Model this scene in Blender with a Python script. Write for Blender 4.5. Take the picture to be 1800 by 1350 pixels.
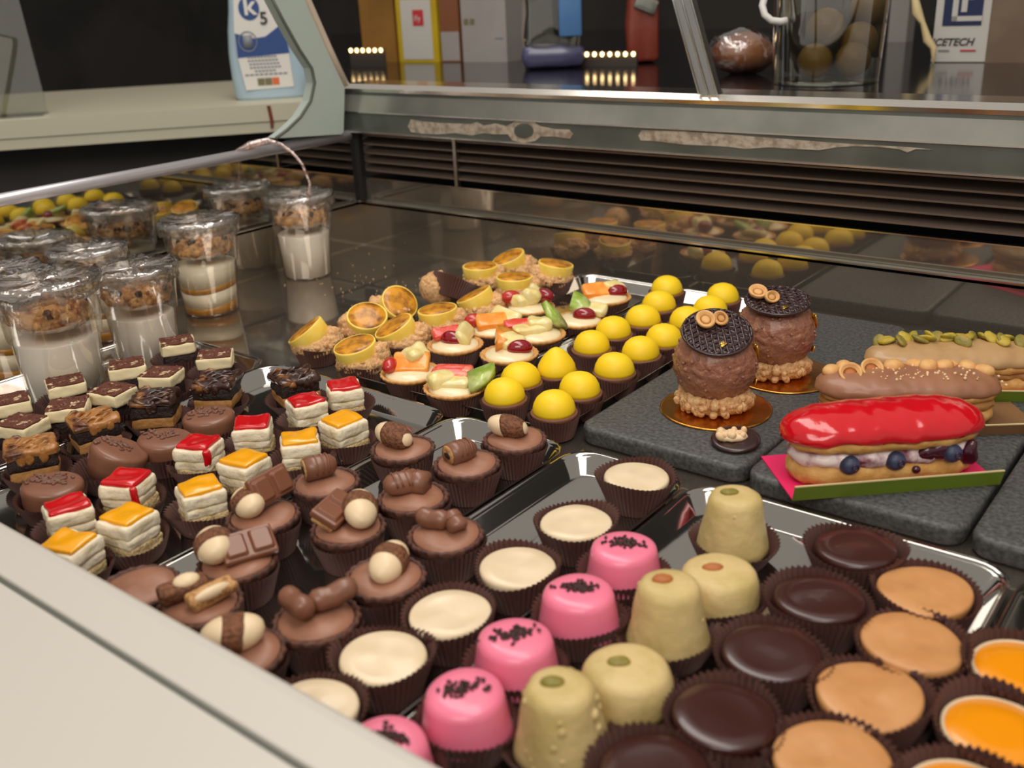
import bpy, math, random
from mathutils import Vector, Matrix, noise
PI = math.pi
R = math.radians
random.seed(7)
SC = bpy.context.scene
COL = SC.collection
for _o in list(bpy.data.objects):
    bpy.data.objects.remove(_o)

# ------------------------------------------------------------------ camera
F_PX, YAW, PITCH, ROLL = 1757.2, R(38.7114), R(21.6911), R(2.63994)
CAM = Vector((0.8373, -0.7837, 0.27))
FW = Vector((-math.sin(YAW) * math.cos(PITCH), math.cos(YAW) * math.cos(PITCH), -math.sin(PITCH)))
_r = Vector((math.cos(YAW), math.sin(YAW), 0))
_d = FW.cross(_r)
RT = _r * math.cos(ROLL) + _d * math.sin(ROLL)
DN = -_r * math.sin(ROLL) + _d * math.cos(ROLL)
cd = bpy.data.cameras.new('camera')
cam = bpy.data.objects.new('camera', cd)
COL.objects.link(cam)
cam.matrix_world = Matrix(((RT.x, -DN.x, -FW.x, CAM.x), (RT.y, -DN.y, -FW.y, CAM.y), (RT.z, -DN.z, -FW.z, CAM.z), (0, 0, 0, 1)))
cd.sensor_width = 36
cd.lens = F_PX / 1800 * 36
cd.clip_start = .01
cd.dof.use_dof = True
cd.dof.focus_distance = .66
cd.dof.aperture_fstop = 9.5
SC.camera = cam

# ------------------------------------------------------------------ light and exposure
SC.view_settings.view_transform = 'Standard'
SC.view_settings.look = 'None'
SC.view_settings.gamma = 1
SC.view_settings.exposure = 0.12
w = bpy.data.worlds.new('world')
SC.world = w
w.use_nodes = True
w.node_tree.nodes['Background'].inputs[0].default_value = (1, .93, .85, 1)
w.node_tree.nodes['Background'].inputs[1].default_value = .42


def area(name, loc, target, sx, sy, power, col):
    l = bpy.data.lights.new(name, 'AREA')
    l.shape = 'RECTANGLE'
    l.size, l.size_y = sx, sy
    l.energy = power
    l.color = col
    o = bpy.data.objects.new(name, l)
    COL.objects.link(o)
    o.location = loc
    o.rotation_euler = (Vector(target) - Vector(loc)).to_track_quat('-Z', 'Y').to_euler()
    return o


area('ceiling_light', (.45, -.28, .95), (.42, -.34, 0), 1.5, .3, 6.8, (1, .94, .88))
area('shop_light', (1.3, -1.9, 1.5), (.5, -.4, .05), 1.4, .8, 16, (1, .95, .89))


def at(x, y, z=0):
    v = FW + RT * ((x - 900) / F_PX) + DN * ((y - 675) / F_PX)
    return CAM + v * ((z - CAM.z) / v.z)


def at_x(x, y, X=0):
    v = FW + RT * ((x - 900) / F_PX) + DN * ((y - 675) / F_PX)
    return CAM + v * ((X - CAM.x) / v.x)


def at_y(x, y, Y=0):
    v = FW + RT * ((x - 900) / F_PX) + DN * ((y - 675) / F_PX)
    return CAM + v * ((Y - CAM.y) / v.y)


# ------------------------------------------------------------------ materials
def lin(c):
    return tuple(((v / 255) / 12.92 if v / 255 <= .04045 else ((v / 255 + .055) / 1.055) ** 2.4) for v in c) + (1,)


def M(name, c, rough=.5, metal=0., coat=0., mix=None, bump=None, spec=.5, sss=0., trans=0., wave=None):
    """mix = (scale, colour, low, high): noise blend to a second colour; bump = (scale, strength)"""
    m = bpy.data.materials.new(name)
    m.use_nodes = True
    nt = m.node_tree
    N, L = nt.nodes, nt.links
    b = N['Principled BSDF']
    b.inputs['Base Color'].default_value = lin(c)
    b.inputs['Roughness'].default_value = rough
    b.inputs['Metallic'].default_value = metal
    b.inputs['Coat Weight'].default_value = coat
    b.inputs['Coat Roughness'].default_value = .08
    b.inputs['Specular IOR Level'].default_value = spec
    if sss:
        b.inputs['Subsurface Weight'].default_value = sss
        b.inputs['Subsurface Radius'].default_value = (.006, .004, .002)
        b.inputs['Subsurface Scale'].default_value = 1
    if mix or bump:
        tc = N.new('ShaderNodeTexCoord')
    if mix:
        n = N.new('ShaderNodeTexNoise')
        n.inputs['Scale'].default_value = mix[0]
        n.inputs['Detail'].default_value = 4
        r = N.new('ShaderNodeValToRGB')
        r.color_ramp.elements[0].position, r.color_ramp.elements[1].position = mix[2], mix[3]
        r.color_ramp.elements[0].color, r.color_ramp.elements[1].color = lin(c), lin(mix[1])
        L.new(tc.outputs['Object'], n.inputs['Vector'])
        L.new(n.outputs['Fac'], r.inputs['Fac'])
        L.new(r.outputs['Color'], b.inputs['Base Color'])
    if bump:
        n2 = N.new('ShaderNodeTexNoise')
        n2.inputs['Scale'].default_value = bump[0]
        n2.inputs['Detail'].default_value = 4
        bp = N.new('ShaderNodeBump')
        bp.inputs['Strength'].default_value = bump[1]
        bp.inputs['Distance'].default_value = .002
        L.new(tc.outputs['Object'], n2.inputs['Vector'])
        L.new(n2.outputs['Fac'], bp.inputs['Height'])
        L.new(bp.outputs['Normal'], b.inputs['Normal'])
    return m


def clear(name, tint, rough, base, edge, col=(255, 255, 255), bump=None):
    """thin clear plastic or glass: see-through with a fresnel-weighted shine"""
    m = bpy.data.materials.new(name)
    m.use_nodes = True
    nt = m.node_tree
    N, L = nt.nodes, nt.links
    N.remove(N['Principled BSDF'])
    t = N.new('ShaderNodeBsdfTransparent')
    t.inputs[0].default_value = lin(tint)
    g = N.new('ShaderNodeBsdfGlossy')
    g.inputs['Color'].default_value = lin(col)
    g.inputs['Roughness'].default_value = rough
    lw = N.new('ShaderNodeLayerWeight')
    lw.inputs['Blend'].default_value = .35
    mr = N.new('ShaderNodeMapRange')
    mr.inputs['To Min'].default_value = base
    mr.inputs['To Max'].default_value = edge
    mx = N.new('ShaderNodeMixShader')
    L.new(lw.outputs['Facing'], mr.inputs['Value'])
    L.new(mr.outputs['Result'], mx.inputs[0])
    L.new(t.outputs[0], mx.inputs[1])
    L.new(g.outputs[0], mx.inputs[2])
    L.new(mx.outputs[0], N['Material Output'].inputs[0])
    if bump:
        tc = N.new('ShaderNodeTexCoord')
        n2 = N.new('ShaderNodeTexNoise')
        n2.inputs['Scale'].default_value = bump[0]
        n2.inputs['Detail'].default_value = 3
        bp = N.new('ShaderNodeBump')
        bp.inputs['Strength'].default_value = bump[1]
        bp.inputs['Distance'].default_value = .003
        L.new(tc.outputs['Object'], n2.inputs['Vector'])
        L.new(n2.outputs['Fac'], bp.inputs['Height'])
        L.new(bp.outputs['Normal'], g.inputs['Normal'])
    return m


def glow(name, c, s):
    m = bpy.data.materials.new(name)
    m.use_nodes = True
    b = m.node_tree.nodes['Principled BSDF']
    b.inputs['Base Color'].default_value = lin(c)
    b.inputs['Emission Color'].default_value = lin(c)
    b.inputs['Emission Strength'].default_value = s
    return m


mt = dict(
    floor_steel=M('polished dark steel', (160, 149, 136), .05, .86, mix=(26, (150, 140, 128), .35, .7), bump=(5, .02)),
    wall_steel=M('polished steel', (170, 160, 146), .05, .85, bump=(8, .015)),
    edge_steel=M('bright steel edge', (225, 220, 212), .18, 1),
    tray_steel=M('tray steel', (176, 172, 166), .07, .98, bump=(30, .03)),
    brushed=M('brushed steel', (176, 176, 166), .2, .7, mix=(9, (150, 152, 142), .4, .6)),
    pane_grey=M('grey rail pane', (112, 116, 108), .22, .5, mix=(14, (92, 96, 90), .4, .65)),
    grille=M('grille slat metal', (128, 112, 100), .3, .5),
    black=M('black recess', (16, 14, 13), .6),
    post=M('grille post', (190, 184, 176), .3, 1),
    mint=M('mint grey plastic', (172, 184, 174), .5, mix=(6, (162, 176, 168), .4, .6)),
    cream_plastic=M('cream trim', (198, 182, 162), .4),
    white_panel=M('warm white panel', (204, 198, 187), .45),
    groove=M('panel groove', (92, 94, 84), .6),
    chrome_tube=M('satin tube', (200, 196, 200), .28, .45),
    glass_side=clear('side glass', (190, 196, 190), .015, .30, .9),
    strut=clear('frosted acrylic', (190, 190, 180), .2, .35, .8),
    sealant=M('old glue', (176, 164, 146), .6, mix=(120, (140, 126, 108), .45, .62), bump=(200, .5)),
    paper=M('brown baking paper', (96, 64, 57), .5, spec=.5),
    slate=M('slate serving board', (58, 58, 58), .48, mix=(420, (96, 96, 94), .35, .75), bump=(260, .35)),
    slate_rim=M('slate edge', (86, 86, 84), .5, bump=(200, .3)),
    white_choc=M('white chocolate', (236, 214, 178), .35, mix=(70, (228, 204, 164), .4, .7), coat=.15),
    pink=M('pink icing', (243, 126, 154), .36, coat=.3),
    sprinkle=M('dark chocolate sprinkle', (58, 28, 22), .5),
    sprinkle_light=M('milk chocolate sprinkle', (116, 78, 62), .5),
    pist=M('pistachio coating', (212, 186, 128), .5, mix=(60, (194, 170, 106), .4, .65), bump=(150, .35)),
    pist_nut=M('pistachio nut', (128, 118, 44), .5, mix=(90, (170, 140, 62), .4, .65), bump=(300, .4)),
    dark_choc=M('dark ganache', (62, 29, 24), .3, coat=.45, bump=(60, .12)),
    caramel=M('caramel icing', (206, 148, 92), .4, mix=(55, (192, 132, 76), .4, .7), bump=(50, .25), coat=.1),
    orange_curd=M('orange jelly', (243, 150, 4), .25, coat=.4),
    cream_ring=M('cream pastry ring', (222, 196, 158), .6, bump=(300, .3)),
    milk_choc=M('milk chocolate', (134, 89, 67), .36, mix=(60, (120, 77, 57), .4, .7), coat=.15),
    choc_cream=M('chocolate cream', (160, 111, 86), .45, mix=(80, (142, 95, 72), .4, .7), bump=(90, .2)),
    choc_crust=M('chocolate crust', (98, 60, 44), .6, mix=(200, (72, 42, 32), .4, .6), bump=(400, .6)),
    choc_bar=M('milk chocolate bar', (130, 82, 58), .35, coat=.2),
    wafer=M('nut cream wafer', (198, 150, 92), .6, mix=(300, (150, 100, 56), .45, .65), bump=(500, .6)),
    biscuit=M('brown crumb biscuit', (134, 84, 52), .7, mix=(500, (100, 60, 36), .4, .6), bump=(600, .8)),
    white_shell=M('white wafer shell', (234, 208, 168), .45, coat=.1),
    sponge=M('cream sponge', (246, 232, 202), .65, mix=(120, (222, 202, 160), .45, .7), bump=(280, .55)),
    crumb_base=M('sponge crumb', (222, 196, 144), .8, mix=(420, (190, 158, 104), .4, .65), bump=(700, .9)),
    eclair_glaze=M('red eclair glaze', (204, 12, 26), .16, coat=.6, bump=(55, .45)),
    red_glaze=M('red jelly glaze', (206, 14, 22), .2, coat=.6, bump=(40, .1)),
    yellow_glaze=M('mango jelly glaze', (250, 172, 8), .25, coat=.5, bump=(40, .1)),
    brownie=M('brownie cake', (48, 26, 20), .65, mix=(300, (30, 16, 13), .4, .65), bump=(500, .7)),
    brownie_cream=M('vanilla cream layer', (246, 228, 182), .6, bump=(200, .3)),
    cocoa=M('cocoa dust', (98, 52, 36), .9, mix=(190, (228, 202, 158), .58, .70), bump=(500, .5)),
    caramel_swirl=M('caramel swirl', (172, 116, 58), .35, mix=(70, (96, 54, 30), .5, .62), bump=(110, .9), coat=.3),
    caramel_layer=M('peanut layer', (176, 124, 66), .6, bump=(300, .5)),
    choc_swirl=M('chocolate swirl', (56, 30, 22), .3, mix=(75, (150, 98, 52), .55, .66), bump=(90, .7), coat=.4),
    lemon=M('lemon coating', (253, 216, 30), .5, mix=(30, (250, 208, 18), .4, .6), bump=(60, .12)),
    tart_rim=M('tart case rim', (122, 80, 58), .6, bump=(300, .3)),
    crust=M('shortcrust pastry', (216, 160, 92), .65, mix=(140, (192, 130, 66), .4, .68), bump=(320, .5)),
    crumble=M('butter crumb', (232, 188, 134), .8, mix=(320, (204, 148, 94), .4, .65), bump=(450, .9)),
    custard=M('baked custard', (254, 222, 104), .45, mix=(80, (248, 204, 72), .45, .7), coat=.15),
    burnt=M('caramelised top', (226, 154, 36), .38, mix=(85, (104, 50, 14), .42, .66), coat=.15, bump=(200, .3)),
    pastry_cream=M('pale pastry cream', (240, 222, 178), .35, coat=.35),
    pear=M('pale pear chunk', (236, 214, 136), .3, mix=(120, (244, 228, 168), .4, .65), coat=.4, bump=(120, .3)),
    orange=M('orange slice', (246, 146, 42), .28, mix=(160, (250, 172, 74), .45, .65), coat=.4, bump=(160, .3)),
    straw=M('strawberry slice', (222, 72, 50), .3, mix=(110, (242, 150, 116), .48, .66), coat=.4, bump=(200, .3)),
    cherry=M('red cherry', (142, 8, 26), .14, coat=.7),
    kiwi=M('kiwi slice', (154, 182, 62), .28, mix=(120, (206, 214, 140), .45, .66), coat=.4, bump=(200, .3)),
    seeds=M('kiwi seed', (24, 24, 18), .5),
    red_fruit=M('candied red fruit', (190, 44, 34), .25, coat=.5),
    rocher=M('nut chocolate coating', (152, 102, 80), .4, mix=(230, (182, 128, 88), .55, .72), bump=(240, 1.0), coat=.25),
    lattice=M('dark chocolate lattice', (52, 31, 30), .3, coat=.3),
    hazel=M('hazelnut', (222, 172, 108), .55, mix=(120, (200, 142, 76), .4, .7), bump=(160, .3)),
    hazel_in=M('hazelnut hollow', (176, 104, 50), .6),
    gold=M('gold leaf', (226, 184, 84), .28, 1, bump=(300, .9)),
    gold_board=M('gold cake board', (206, 142, 62), .26, 1, bump=(150, .1)),
    choux=M('choux pastry', (206, 150, 76), .6, mix=(120, (226, 176, 104), .42, .66), bump=(200, .5)),
    whip=M('berry swirled cream', (236, 216, 212), .5, mix=(70, (118, 22, 60), .49, .64), bump=(140, .5), coat=.2),
    berry=M('blueberry', (38, 44, 68), .45, mix=(120, (66, 76, 104), .4, .7)),
    compote=M('berry compote', (66, 10, 34), .16, coat=.6),
    hazel_choc=M('hazelnut chocolate icing', (156, 106, 76), .42, mix=(60, (140, 92, 64), .4, .7), coat=.15),
    pist_icing=M('pistachio icing', (184, 146, 98), .4, mix=(60, (170, 132, 86), .4, .7), coat=.2),
    pist_half=M('green pistachio half', (186, 160, 50), .5, mix=(110, (140, 130, 40), .4, .66), bump=(200, .3)),
    sugar=M('chopped nut crumb', (230, 196, 150), .6),
    green_card=M('green card', (104, 124, 26), .5),
    pink_card=M('pink card', (226, 32, 96), .5),
    card_edge=M('card edge', (212, 190, 140), .6),
    brown_card=M('brown card', (128, 92, 58), .5),
    plastic=clear('clear cup plastic', (250, 248, 244), .07, .07, .62),
    film=clear('cling film', (250, 246, 242), .13, .12, .75, bump=(70, 1.0)),
    film_tail=clear('twisted film', (240, 226, 218), .25, .35, .7, (240, 224, 218), bump=(120, 1.0)),
    milk=M('milk pudding', (252, 245, 232), .35, coat=.3),
    milk_warm=M('layered pudding', (253, 244, 218), .35, coat=.3),
    syrup=M('caramel layer', (196, 134, 22), .3, coat=.3),
    granola=M('toasted granola', (232, 184, 120), .6, mix=(150, (160, 98, 56), .45, .66), bump=(300, .5)),
    raisin=M('raisin', (60, 38, 38), .4),
    counter=M('dark worktop', (22, 20, 24), .12, spec=.5),
    dark_wall=M('dark wall', (62, 58, 54), .8, mix=(3, (46, 44, 42), .4, .6)),
    shop_floor=M('shop floor', (70, 64, 58), .6),
    case_body=M('case body', (190, 184, 172), .5),
    bottle=M('pale blue bottle', (168, 190, 202), .35, coat=.2),
    bottle_label=M('bottle label white', (220, 216, 208), .45),
    blue_print=M('blue print', (44, 74, 130), .5),
    navy_print=M('navy print', (28, 40, 78), .5),
    dark_print=M('dark print', (48, 50, 52), .5),
    grey_print=M('grey print', (130, 134, 140), .5),
    olive_print=M('olive print', (116, 110, 76), .5),
    orange_print=M('orange print', (214, 104, 58), .5),
    red_print=M('red print', (190, 52, 56), .5),
    shelf_white=M('cream worktop', (196, 190, 166), .45),
    shelf_gap=M('worktop gap', (60, 66, 54), .6),
    rust=M('rust mark', (110, 50, 24), .7),
    acrylic=clear('acrylic', (226, 226, 214), .06, .16, .85),
    card_cream=M('cream card', (212, 196, 150), .6),
    yellow_box=M('yellow box', (196, 166, 28), .5, mix=(8, (178, 148, 26), .4, .6)),
    amber_box=M('amber box', (150, 104, 40), .5, mix=(7, (122, 86, 36), .4, .6)),
    brown_box=M('russet box', (128, 78, 50), .5),
    grey_box=M('grey white carton', (162, 156, 150), .5, mix=(5, (146, 140, 136), .4, .6)),
    blue_pack=M('blue packet', (74, 118, 168), .35, coat=.3),
    lilac=M('lilac plastic', (74, 74, 104), .3, coat=.3),
    red_pack=M('red brown packet', (128, 52, 36), .4, coat=.3),
    cardboard=M('cardboard', (122, 102, 82), .7, mix=(20, (112, 92, 74), .4, .6)),
    sign_white=M('white sticker', (196, 192, 184), .5),
    bun=M('brown bun', (124, 72, 40), .45, mix=(20, (150, 96, 56), .4, .66), coat=.2),
    amber_fruit=M('olive gold citrus', (116, 88, 36), .5, bump=(200, .3)),
    white_plastic=M('white plastic', (214, 210, 204), .4),
    led=glow('warm diode', (255, 214, 150), 5),  # emission stands in for case LEDs mirrored in the glass
    strip_body=M('led strip body', (60, 54, 48), .5),
)


# ------------------------------------------------------------------ mesh helpers
class MB:
    def __init__(s):
        s.v, s.f = [], []

    def add(s, vs, fs, mat=None):
        o = len(s.v)
        s.v += [(mat @ Vector(v)) if mat else Vector(v) for v in vs]
        s.f += [tuple(i + o for i in f) for f in fs]
        return s

    def mesh(s, name, m, smooth=True):
        me = bpy.data.meshes.new(name)
        me.from_pydata([tuple(v) for v in s.v], [], s.f)
        me.materials.append(m)
        me.polygons.foreach_set('use_smooth', [smooth] * len(me.polygons))
        me.update()
        return me


def T(x=0, y=0, z=0, rx=0, ry=0, rz=0, s=(1, 1, 1)):
    if isinstance(s, (int, float)):
        s = (s, s, s)
    return Matrix.Translation((x, y, z)) @ Matrix.Rotation(rz, 4, 'Z') @ Matrix.Rotation(ry, 4, 'Y') @ Matrix.Rotation(rx, 4, 'X') @ Matrix.Diagonal((*s, 1))


def lathe(prof, n=32, rf=None, zf=None, cap=True):
    vs, fs = [], []
    for k, (r, z) in enumerate(prof):
        for i in range(n):
            a = 2 * PI * i / n
            rr = rf(a, k, r, z) if rf else r
            zz = zf(a, k, r, z) if zf else z
            vs.append((rr * math.cos(a), rr * math.sin(a), zz))
    m = len(prof)
    for k in range(m - 1):
        for i in range(n):
            j = (i + 1) % n
            fs.append((k * n + i, k * n + j, (k + 1) * n + j, (k + 1) * n + i))
    if cap:
        for k, flip in ((0, True), (m - 1, False)):
            if prof[k][0] > 1e-6:
                c = len(vs)
                vs.append((0, 0, sum(vs[k * n + i][2] for i in range(n)) / n))
                for i in range(n):
                    j = (i + 1) % n
                    fs.append((k * n + j, k * n + i, c) if flip else (k * n + i, k * n + j, c))
    return vs, fs


def sphere(rx, ry, rz, n=16, m=10, nz=0, ns=100, seed=0, power=1.):
    prof = [(math.sin(PI * k / m) or 1e-6, -math.cos(PI * k / m)) for k in range(m + 1)]
    prof[0] = (1e-5, -1)
    prof[-1] = (1e-5, 1)
    vs, fs = lathe(prof, n, cap=False)
    out = []
    for v in vs:
        p = Vector((v[0] * rx, v[1] * ry, v[2] * rz))
        if nz:
            p += Vector(v).normalized() * nz * noise.noise(p * ns + Vector((seed * 7.1, seed * 3.3, seed)))
        out.append(p)
    return out, fs


def rbox(sx, sy, sz, r, k=3, nz=0, ns=100, seed=0):
    """rounded box centred on the origin"""
    def cs(h):
        inner = [-(h - r) + 2 * (h - r) * i / k for i in range(k + 1)]
        return [-h, -h + .3 * r] + inner + [h - .3 * r, h]
    hx, hy, hz = sx / 2, sy / 2, sz / 2
    X, Y, Z = cs(hx), cs(hy), cs(hz)
    d, vs, fs = {}, [], []

    def vid(p):
        q = Vector((max(-hx + r, min(hx - r, p[0])), max(-hy + r, min(hy - r, p[1])), max(-hz + r, min(hz - r, p[2]))))
        e = Vector(p) - q
        key = tuple(round(c, 7) for c in p)
        if key not in d:
            d[key] = len(vs)
            nrm = e.normalized() if e.length > 1e-9 else Vector((0, 0, 1))
            pt = q + nrm * r
            if nz:
                pt += nrm * nz * noise.noise(pt * ns + Vector((seed * 5.7, seed * 2.1, seed)))
            vs.append(pt)
        return d[key]

    def face(A, B, fn, flip):
        for i in range(len(A) - 1):
            for j in range(len(B) - 1):
                q = [vid(fn(A[i], B[j])), vid(fn(A[i + 1], B[j])), vid(fn(A[i + 1], B[j + 1])), vid(fn(A[i], B[j + 1]))]
                fs.append(tuple(reversed(q)) if flip else tuple(q))
    face(X, Y, lambda a, b: (a, b, hz), False)
    face(X, Y, lambda a, b: (a, b, -hz), True)
    face(X, Z, lambda a, b: (a, -hy, b), False)
    face(X, Z, lambda a, b: (a, hy, b), True)
    face(Y, Z, lambda a, b: (hx, a, b), False)
    face(Y, Z, lambda a, b: (-hx, a, b), True)
    return vs, fs


def box(x0, x1, y0, y1, z0, z1):
    vs = [(x, y, z) for z in (z0, z1) for y in (y0, y1) for x in (x0, x1)]
    return vs, [(0, 2, 3, 1), (4, 5, 7, 6), (0, 1, 5, 4), (2, 6, 7, 3), (0, 4, 6, 2), (1, 3, 7, 5)]


def tube(path, rad, n=8, closed=False, caps=True):
    P = [Vector(p) for p in path]
    m = len(P)
    rs = rad if isinstance(rad, (list, tuple)) else [rad] * m
    vs, fs = [], []
    up = None
    for i, p in enumerate(P):
        if closed:
            t = (P[(i + 1) % m] - P[i - 1]).normalized()
        else:
            t = (P[min(i + 1, m - 1)] - P[max(i - 1, 0)]).normalized()
        if up is None:
            up = Vector((0, 0, 1)) if abs(t.z) < .9 else Vector((1, 0, 0))
        a = t.cross(up).normalized()
        b = a.cross(t).normalized()
        up = b
        for k in range(n):
            th = 2 * PI * k / n
            vs.append(p + (a * math.cos(th) + b * math.sin(th)) * rs[i])
    for i in range(m if closed else m - 1):
        for k in range(n):
            i2 = (i + 1) % m
            fs.append((i * n + k, i * n + (k + 1) % n, i2 * n + (k + 1) % n, i2 * n + k))
    if caps and not closed:
        fs.append(tuple(range(n - 1, -1, -1)))
        fs.append(tuple((m - 1) * n + k for k in range(n)))
    return vs, fs


def extr(pts, z0, z1):
    """prism over a 2-D outline"""
    n = len(pts)
    vs = [(p[0], p[1], z0) for p in pts] + [(p[0], p[1], z1) for p in pts]
    fs = [tuple(range(n - 1, -1, -1)), tuple(range(n, 2 * n))]
    fs += [(i, (i + 1) % n, n + (i + 1) % n, n + i) for i in range(n)]
    return vs, fs


def plate(pts3, thick):
    """a plate from a planar 3-D outline and a thickness vector"""
    n = len(pts3)
    vs = [Vector(p) for p in pts3] + [Vector(p) + Vector(thick) for p in pts3]
    fs = [tuple(range(n - 1, -1, -1)), tuple(range(n, 2 * n))]
    fs += [(i, (i + 1) % n, n + (i + 1) % n, n + i) for i in range(n)]
    return vs, fs


def rrect(w, d, r, k=6):
    pts = []
    for cx, cy, a0 in ((w / 2 - r, d / 2 - r, 0), (-w / 2 + r, d / 2 - r, 90), (-w / 2 + r, -d / 2 + r, 180), (w / 2 - r, -d / 2 + r, 270)):
        for i in range(k + 1):
            a = R(a0 + 90 * i / k)
            pts.append((cx + r * math.cos(a), cy + r * math.sin(a)))
    return pts


def loft(rings, cap0=True, cap1=True):
    n = len(rings[0])
    vs = [p for r in rings for p in r]
    fs = []
    for k in range(len(rings) - 1):
        fs += [(k * n + i, k * n + (i + 1) % n, (k + 1) * n + (i + 1) % n, (k + 1) * n + i) for i in range(n)]
    if cap0:
        fs.append(tuple(range(n - 1, -1, -1)))
    if cap1:
        fs.append(tuple((len(rings) - 1) * n + i for i in range(n)))
    return vs, fs


# ------------------------------------------------------------------ object helpers
def thing(name, label, cat, loc=(0, 0, 0), rz=0, group=None, rx=0, ry=0):
    o = bpy.data.objects.new(name, None)
    o.empty_display_size = .01
    COL.objects.link(o)
    o.location = loc
    o.rotation_euler = (rx, ry, rz)
    o['label'] = label
    o['category'] = cat
    if group:
        o['group'] = group
    return o


def part(name, me, parent, loc=(0, 0, 0), rz=0, rx=0, ry=0, label=None):
    o = bpy.data.objects.new(name, me)
    COL.objects.link(o)
    o.parent = parent
    o.location = loc
    o.rotation_euler = (rx, ry, rz)
    if label:
        o['label'] = label
    return o


def solo(name, me, label, cat, loc=(0, 0, 0), rz=0, group=None):
    o = bpy.data.objects.new(name, me)
    COL.objects.link(o)
    o.location = loc
    o.rotation_euler = (0, 0, rz)
    o['label'] = label
    o['category'] = cat
    if group:
        o['group'] = group
    return o


def struct(name, me):
    o = bpy.data.objects.new(name, me)
    COL.objects.link(o)
    o['kind'] = 'structure'
    return o


def mk(name, m, *geo, smooth=True):
    b = MB()
    for g in geo:
        b.add(*g)
    return b.mesh(name, mt[m], smooth)


def text_mesh(txt, size, m, depth=.0003, font_bold=False, shear=0):
    cu = bpy.data.curves.new('lettering', 'FONT')
    cu.body = txt
    cu.size = size
    cu.extrude = depth
    cu.shear = shear
    if font_bold:
        cu.offset = size * .02
    o = bpy.data.objects.new('lettering', cu)
    COL.objects.link(o)
    dg = bpy.context.evaluated_depsgraph_get()
    me = bpy.data.meshes.new_from_object(o.evaluated_get(dg))
    me.materials.clear()
    me.materials.append(mt[m])
    bpy.data.objects.remove(o)
    bpy.data.curves.remove(cu)
    return me


NUM = ['first', 'second', 'third', 'fourth', 'fifth', 'sixth', 'seventh', 'eighth', 'ninth', 'tenth', 'eleventh', 'twelfth']

# ------------------------------------------------------------------ room
XL, XR, YF, YB, ZT = 0., 1.5, -.652, 0., .05
YL = -.612   # lip of the front panel, which overhangs the well
struct('floor', mk('floor', 'shop_floor', box(-3, 4, -3.5, 2, -.92, -.9), smooth=False))
struct('wall_back', mk('wall_back', 'dark_wall', box(-3, 4, 1.6, 1.7, -.9, 2.2), smooth=False))
struct('wall_left', mk('wall_left', 'dark_wall', box(-2.6, -2.5, -3.5, 1.6, -.9, 2.2), smooth=False))

# ------------------------------------------------------------------ display case
case = thing('display_case', 'long refrigerated pastry display case with a sunken polished steel well', 'display case', (0, 0, -.9))
Z9 = (0, 0, .9)


def cpart(name, me, **k):
    return part(name, me, case, Z9, **k)


cpart('body', mk('body', 'case_body', box(-.02, XR, -.70, .02, -.9, -.012), smooth=False))
cpart('well_floor', mk('well_floor', 'floor_steel', box(-.02, XR, YF, YB, -.012, 0), smooth=False))
cpart('well_wall', mk('well_wall', 'wall_steel', box(0, XR, YB, YB + .004, 0, ZT), box(-.004, 0, YF, YB + .004, 0, ZT), box(0, XR, YF - .002, YF, 0, .040), smooth=False))
LEDGE = .012
cpart('well_ledge', mk('well_ledge', 'brushed', box(-.004, XR, YB, YB + LEDGE + .006, ZT - .003, ZT - .0003), box(-LEDGE, 0, YF, YB + LEDGE, ZT - .003, ZT - .0003), smooth=False))
cpart('well_seam', mk('well_seam', 'edge_steel', box(0, XR, YB - .0014, YB, 0, .0012), box(0, .0012, YF, YB, 0, .0010), smooth=False))
cpart('ledge_edge', mk('ledge_edge', 'edge_steel', box(-.001, XR, YB - .0012, YB + .0012, ZT - .0003, ZT + .0012), box(-.0012, .0012, YF, YB, ZT - .0003, ZT + .0006), smooth=False))
YU = YB + LEDGE
cpart('back_panel', mk('back_panel', 'wall_steel', box(-LEDGE, XR, YU, YU + .004, ZT, .0745), smooth=False))
cpart('back_panel_edge', mk('back_panel_edge', 'edge_steel', box(-LEDGE, XR, YU - .0008, YU + .004, .0745, .0757), smooth=False))
# louvred grille
cpart('grille_recess', mk('grille_recess', 'black', box(-LEDGE, XR, YU + .045, YU + .05, .07, .135), box(-LEDGE, XR, YU + .004, YU + .045, .068, .0735), smooth=False))
b = MB()
for i in range(5):
    z = .0825 + i * .0098
    y = YU + .002
    b.add(*plate([(-LEDGE, y, z), (-LEDGE, y, z + .0016), (-LEDGE, y + .024, z + .0085), (-LEDGE, y + .024, z + .0069)], (XR + LEDGE, 0, 0)))
cpart('grille', b.mesh('grille', mt['grille'], False))
for x in (.1375, 1.1):
    cpart('grille_post', mk('grille_post', 'post', box(x - .002, x + .002, YU - .001, YU + .004, .076, .1265), smooth=False))
cpart('corner_post', mk('corner_post', 'black', box(-.006, .001, YU - .006, YU + .0005, ZT, .126), smooth=False))
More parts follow.
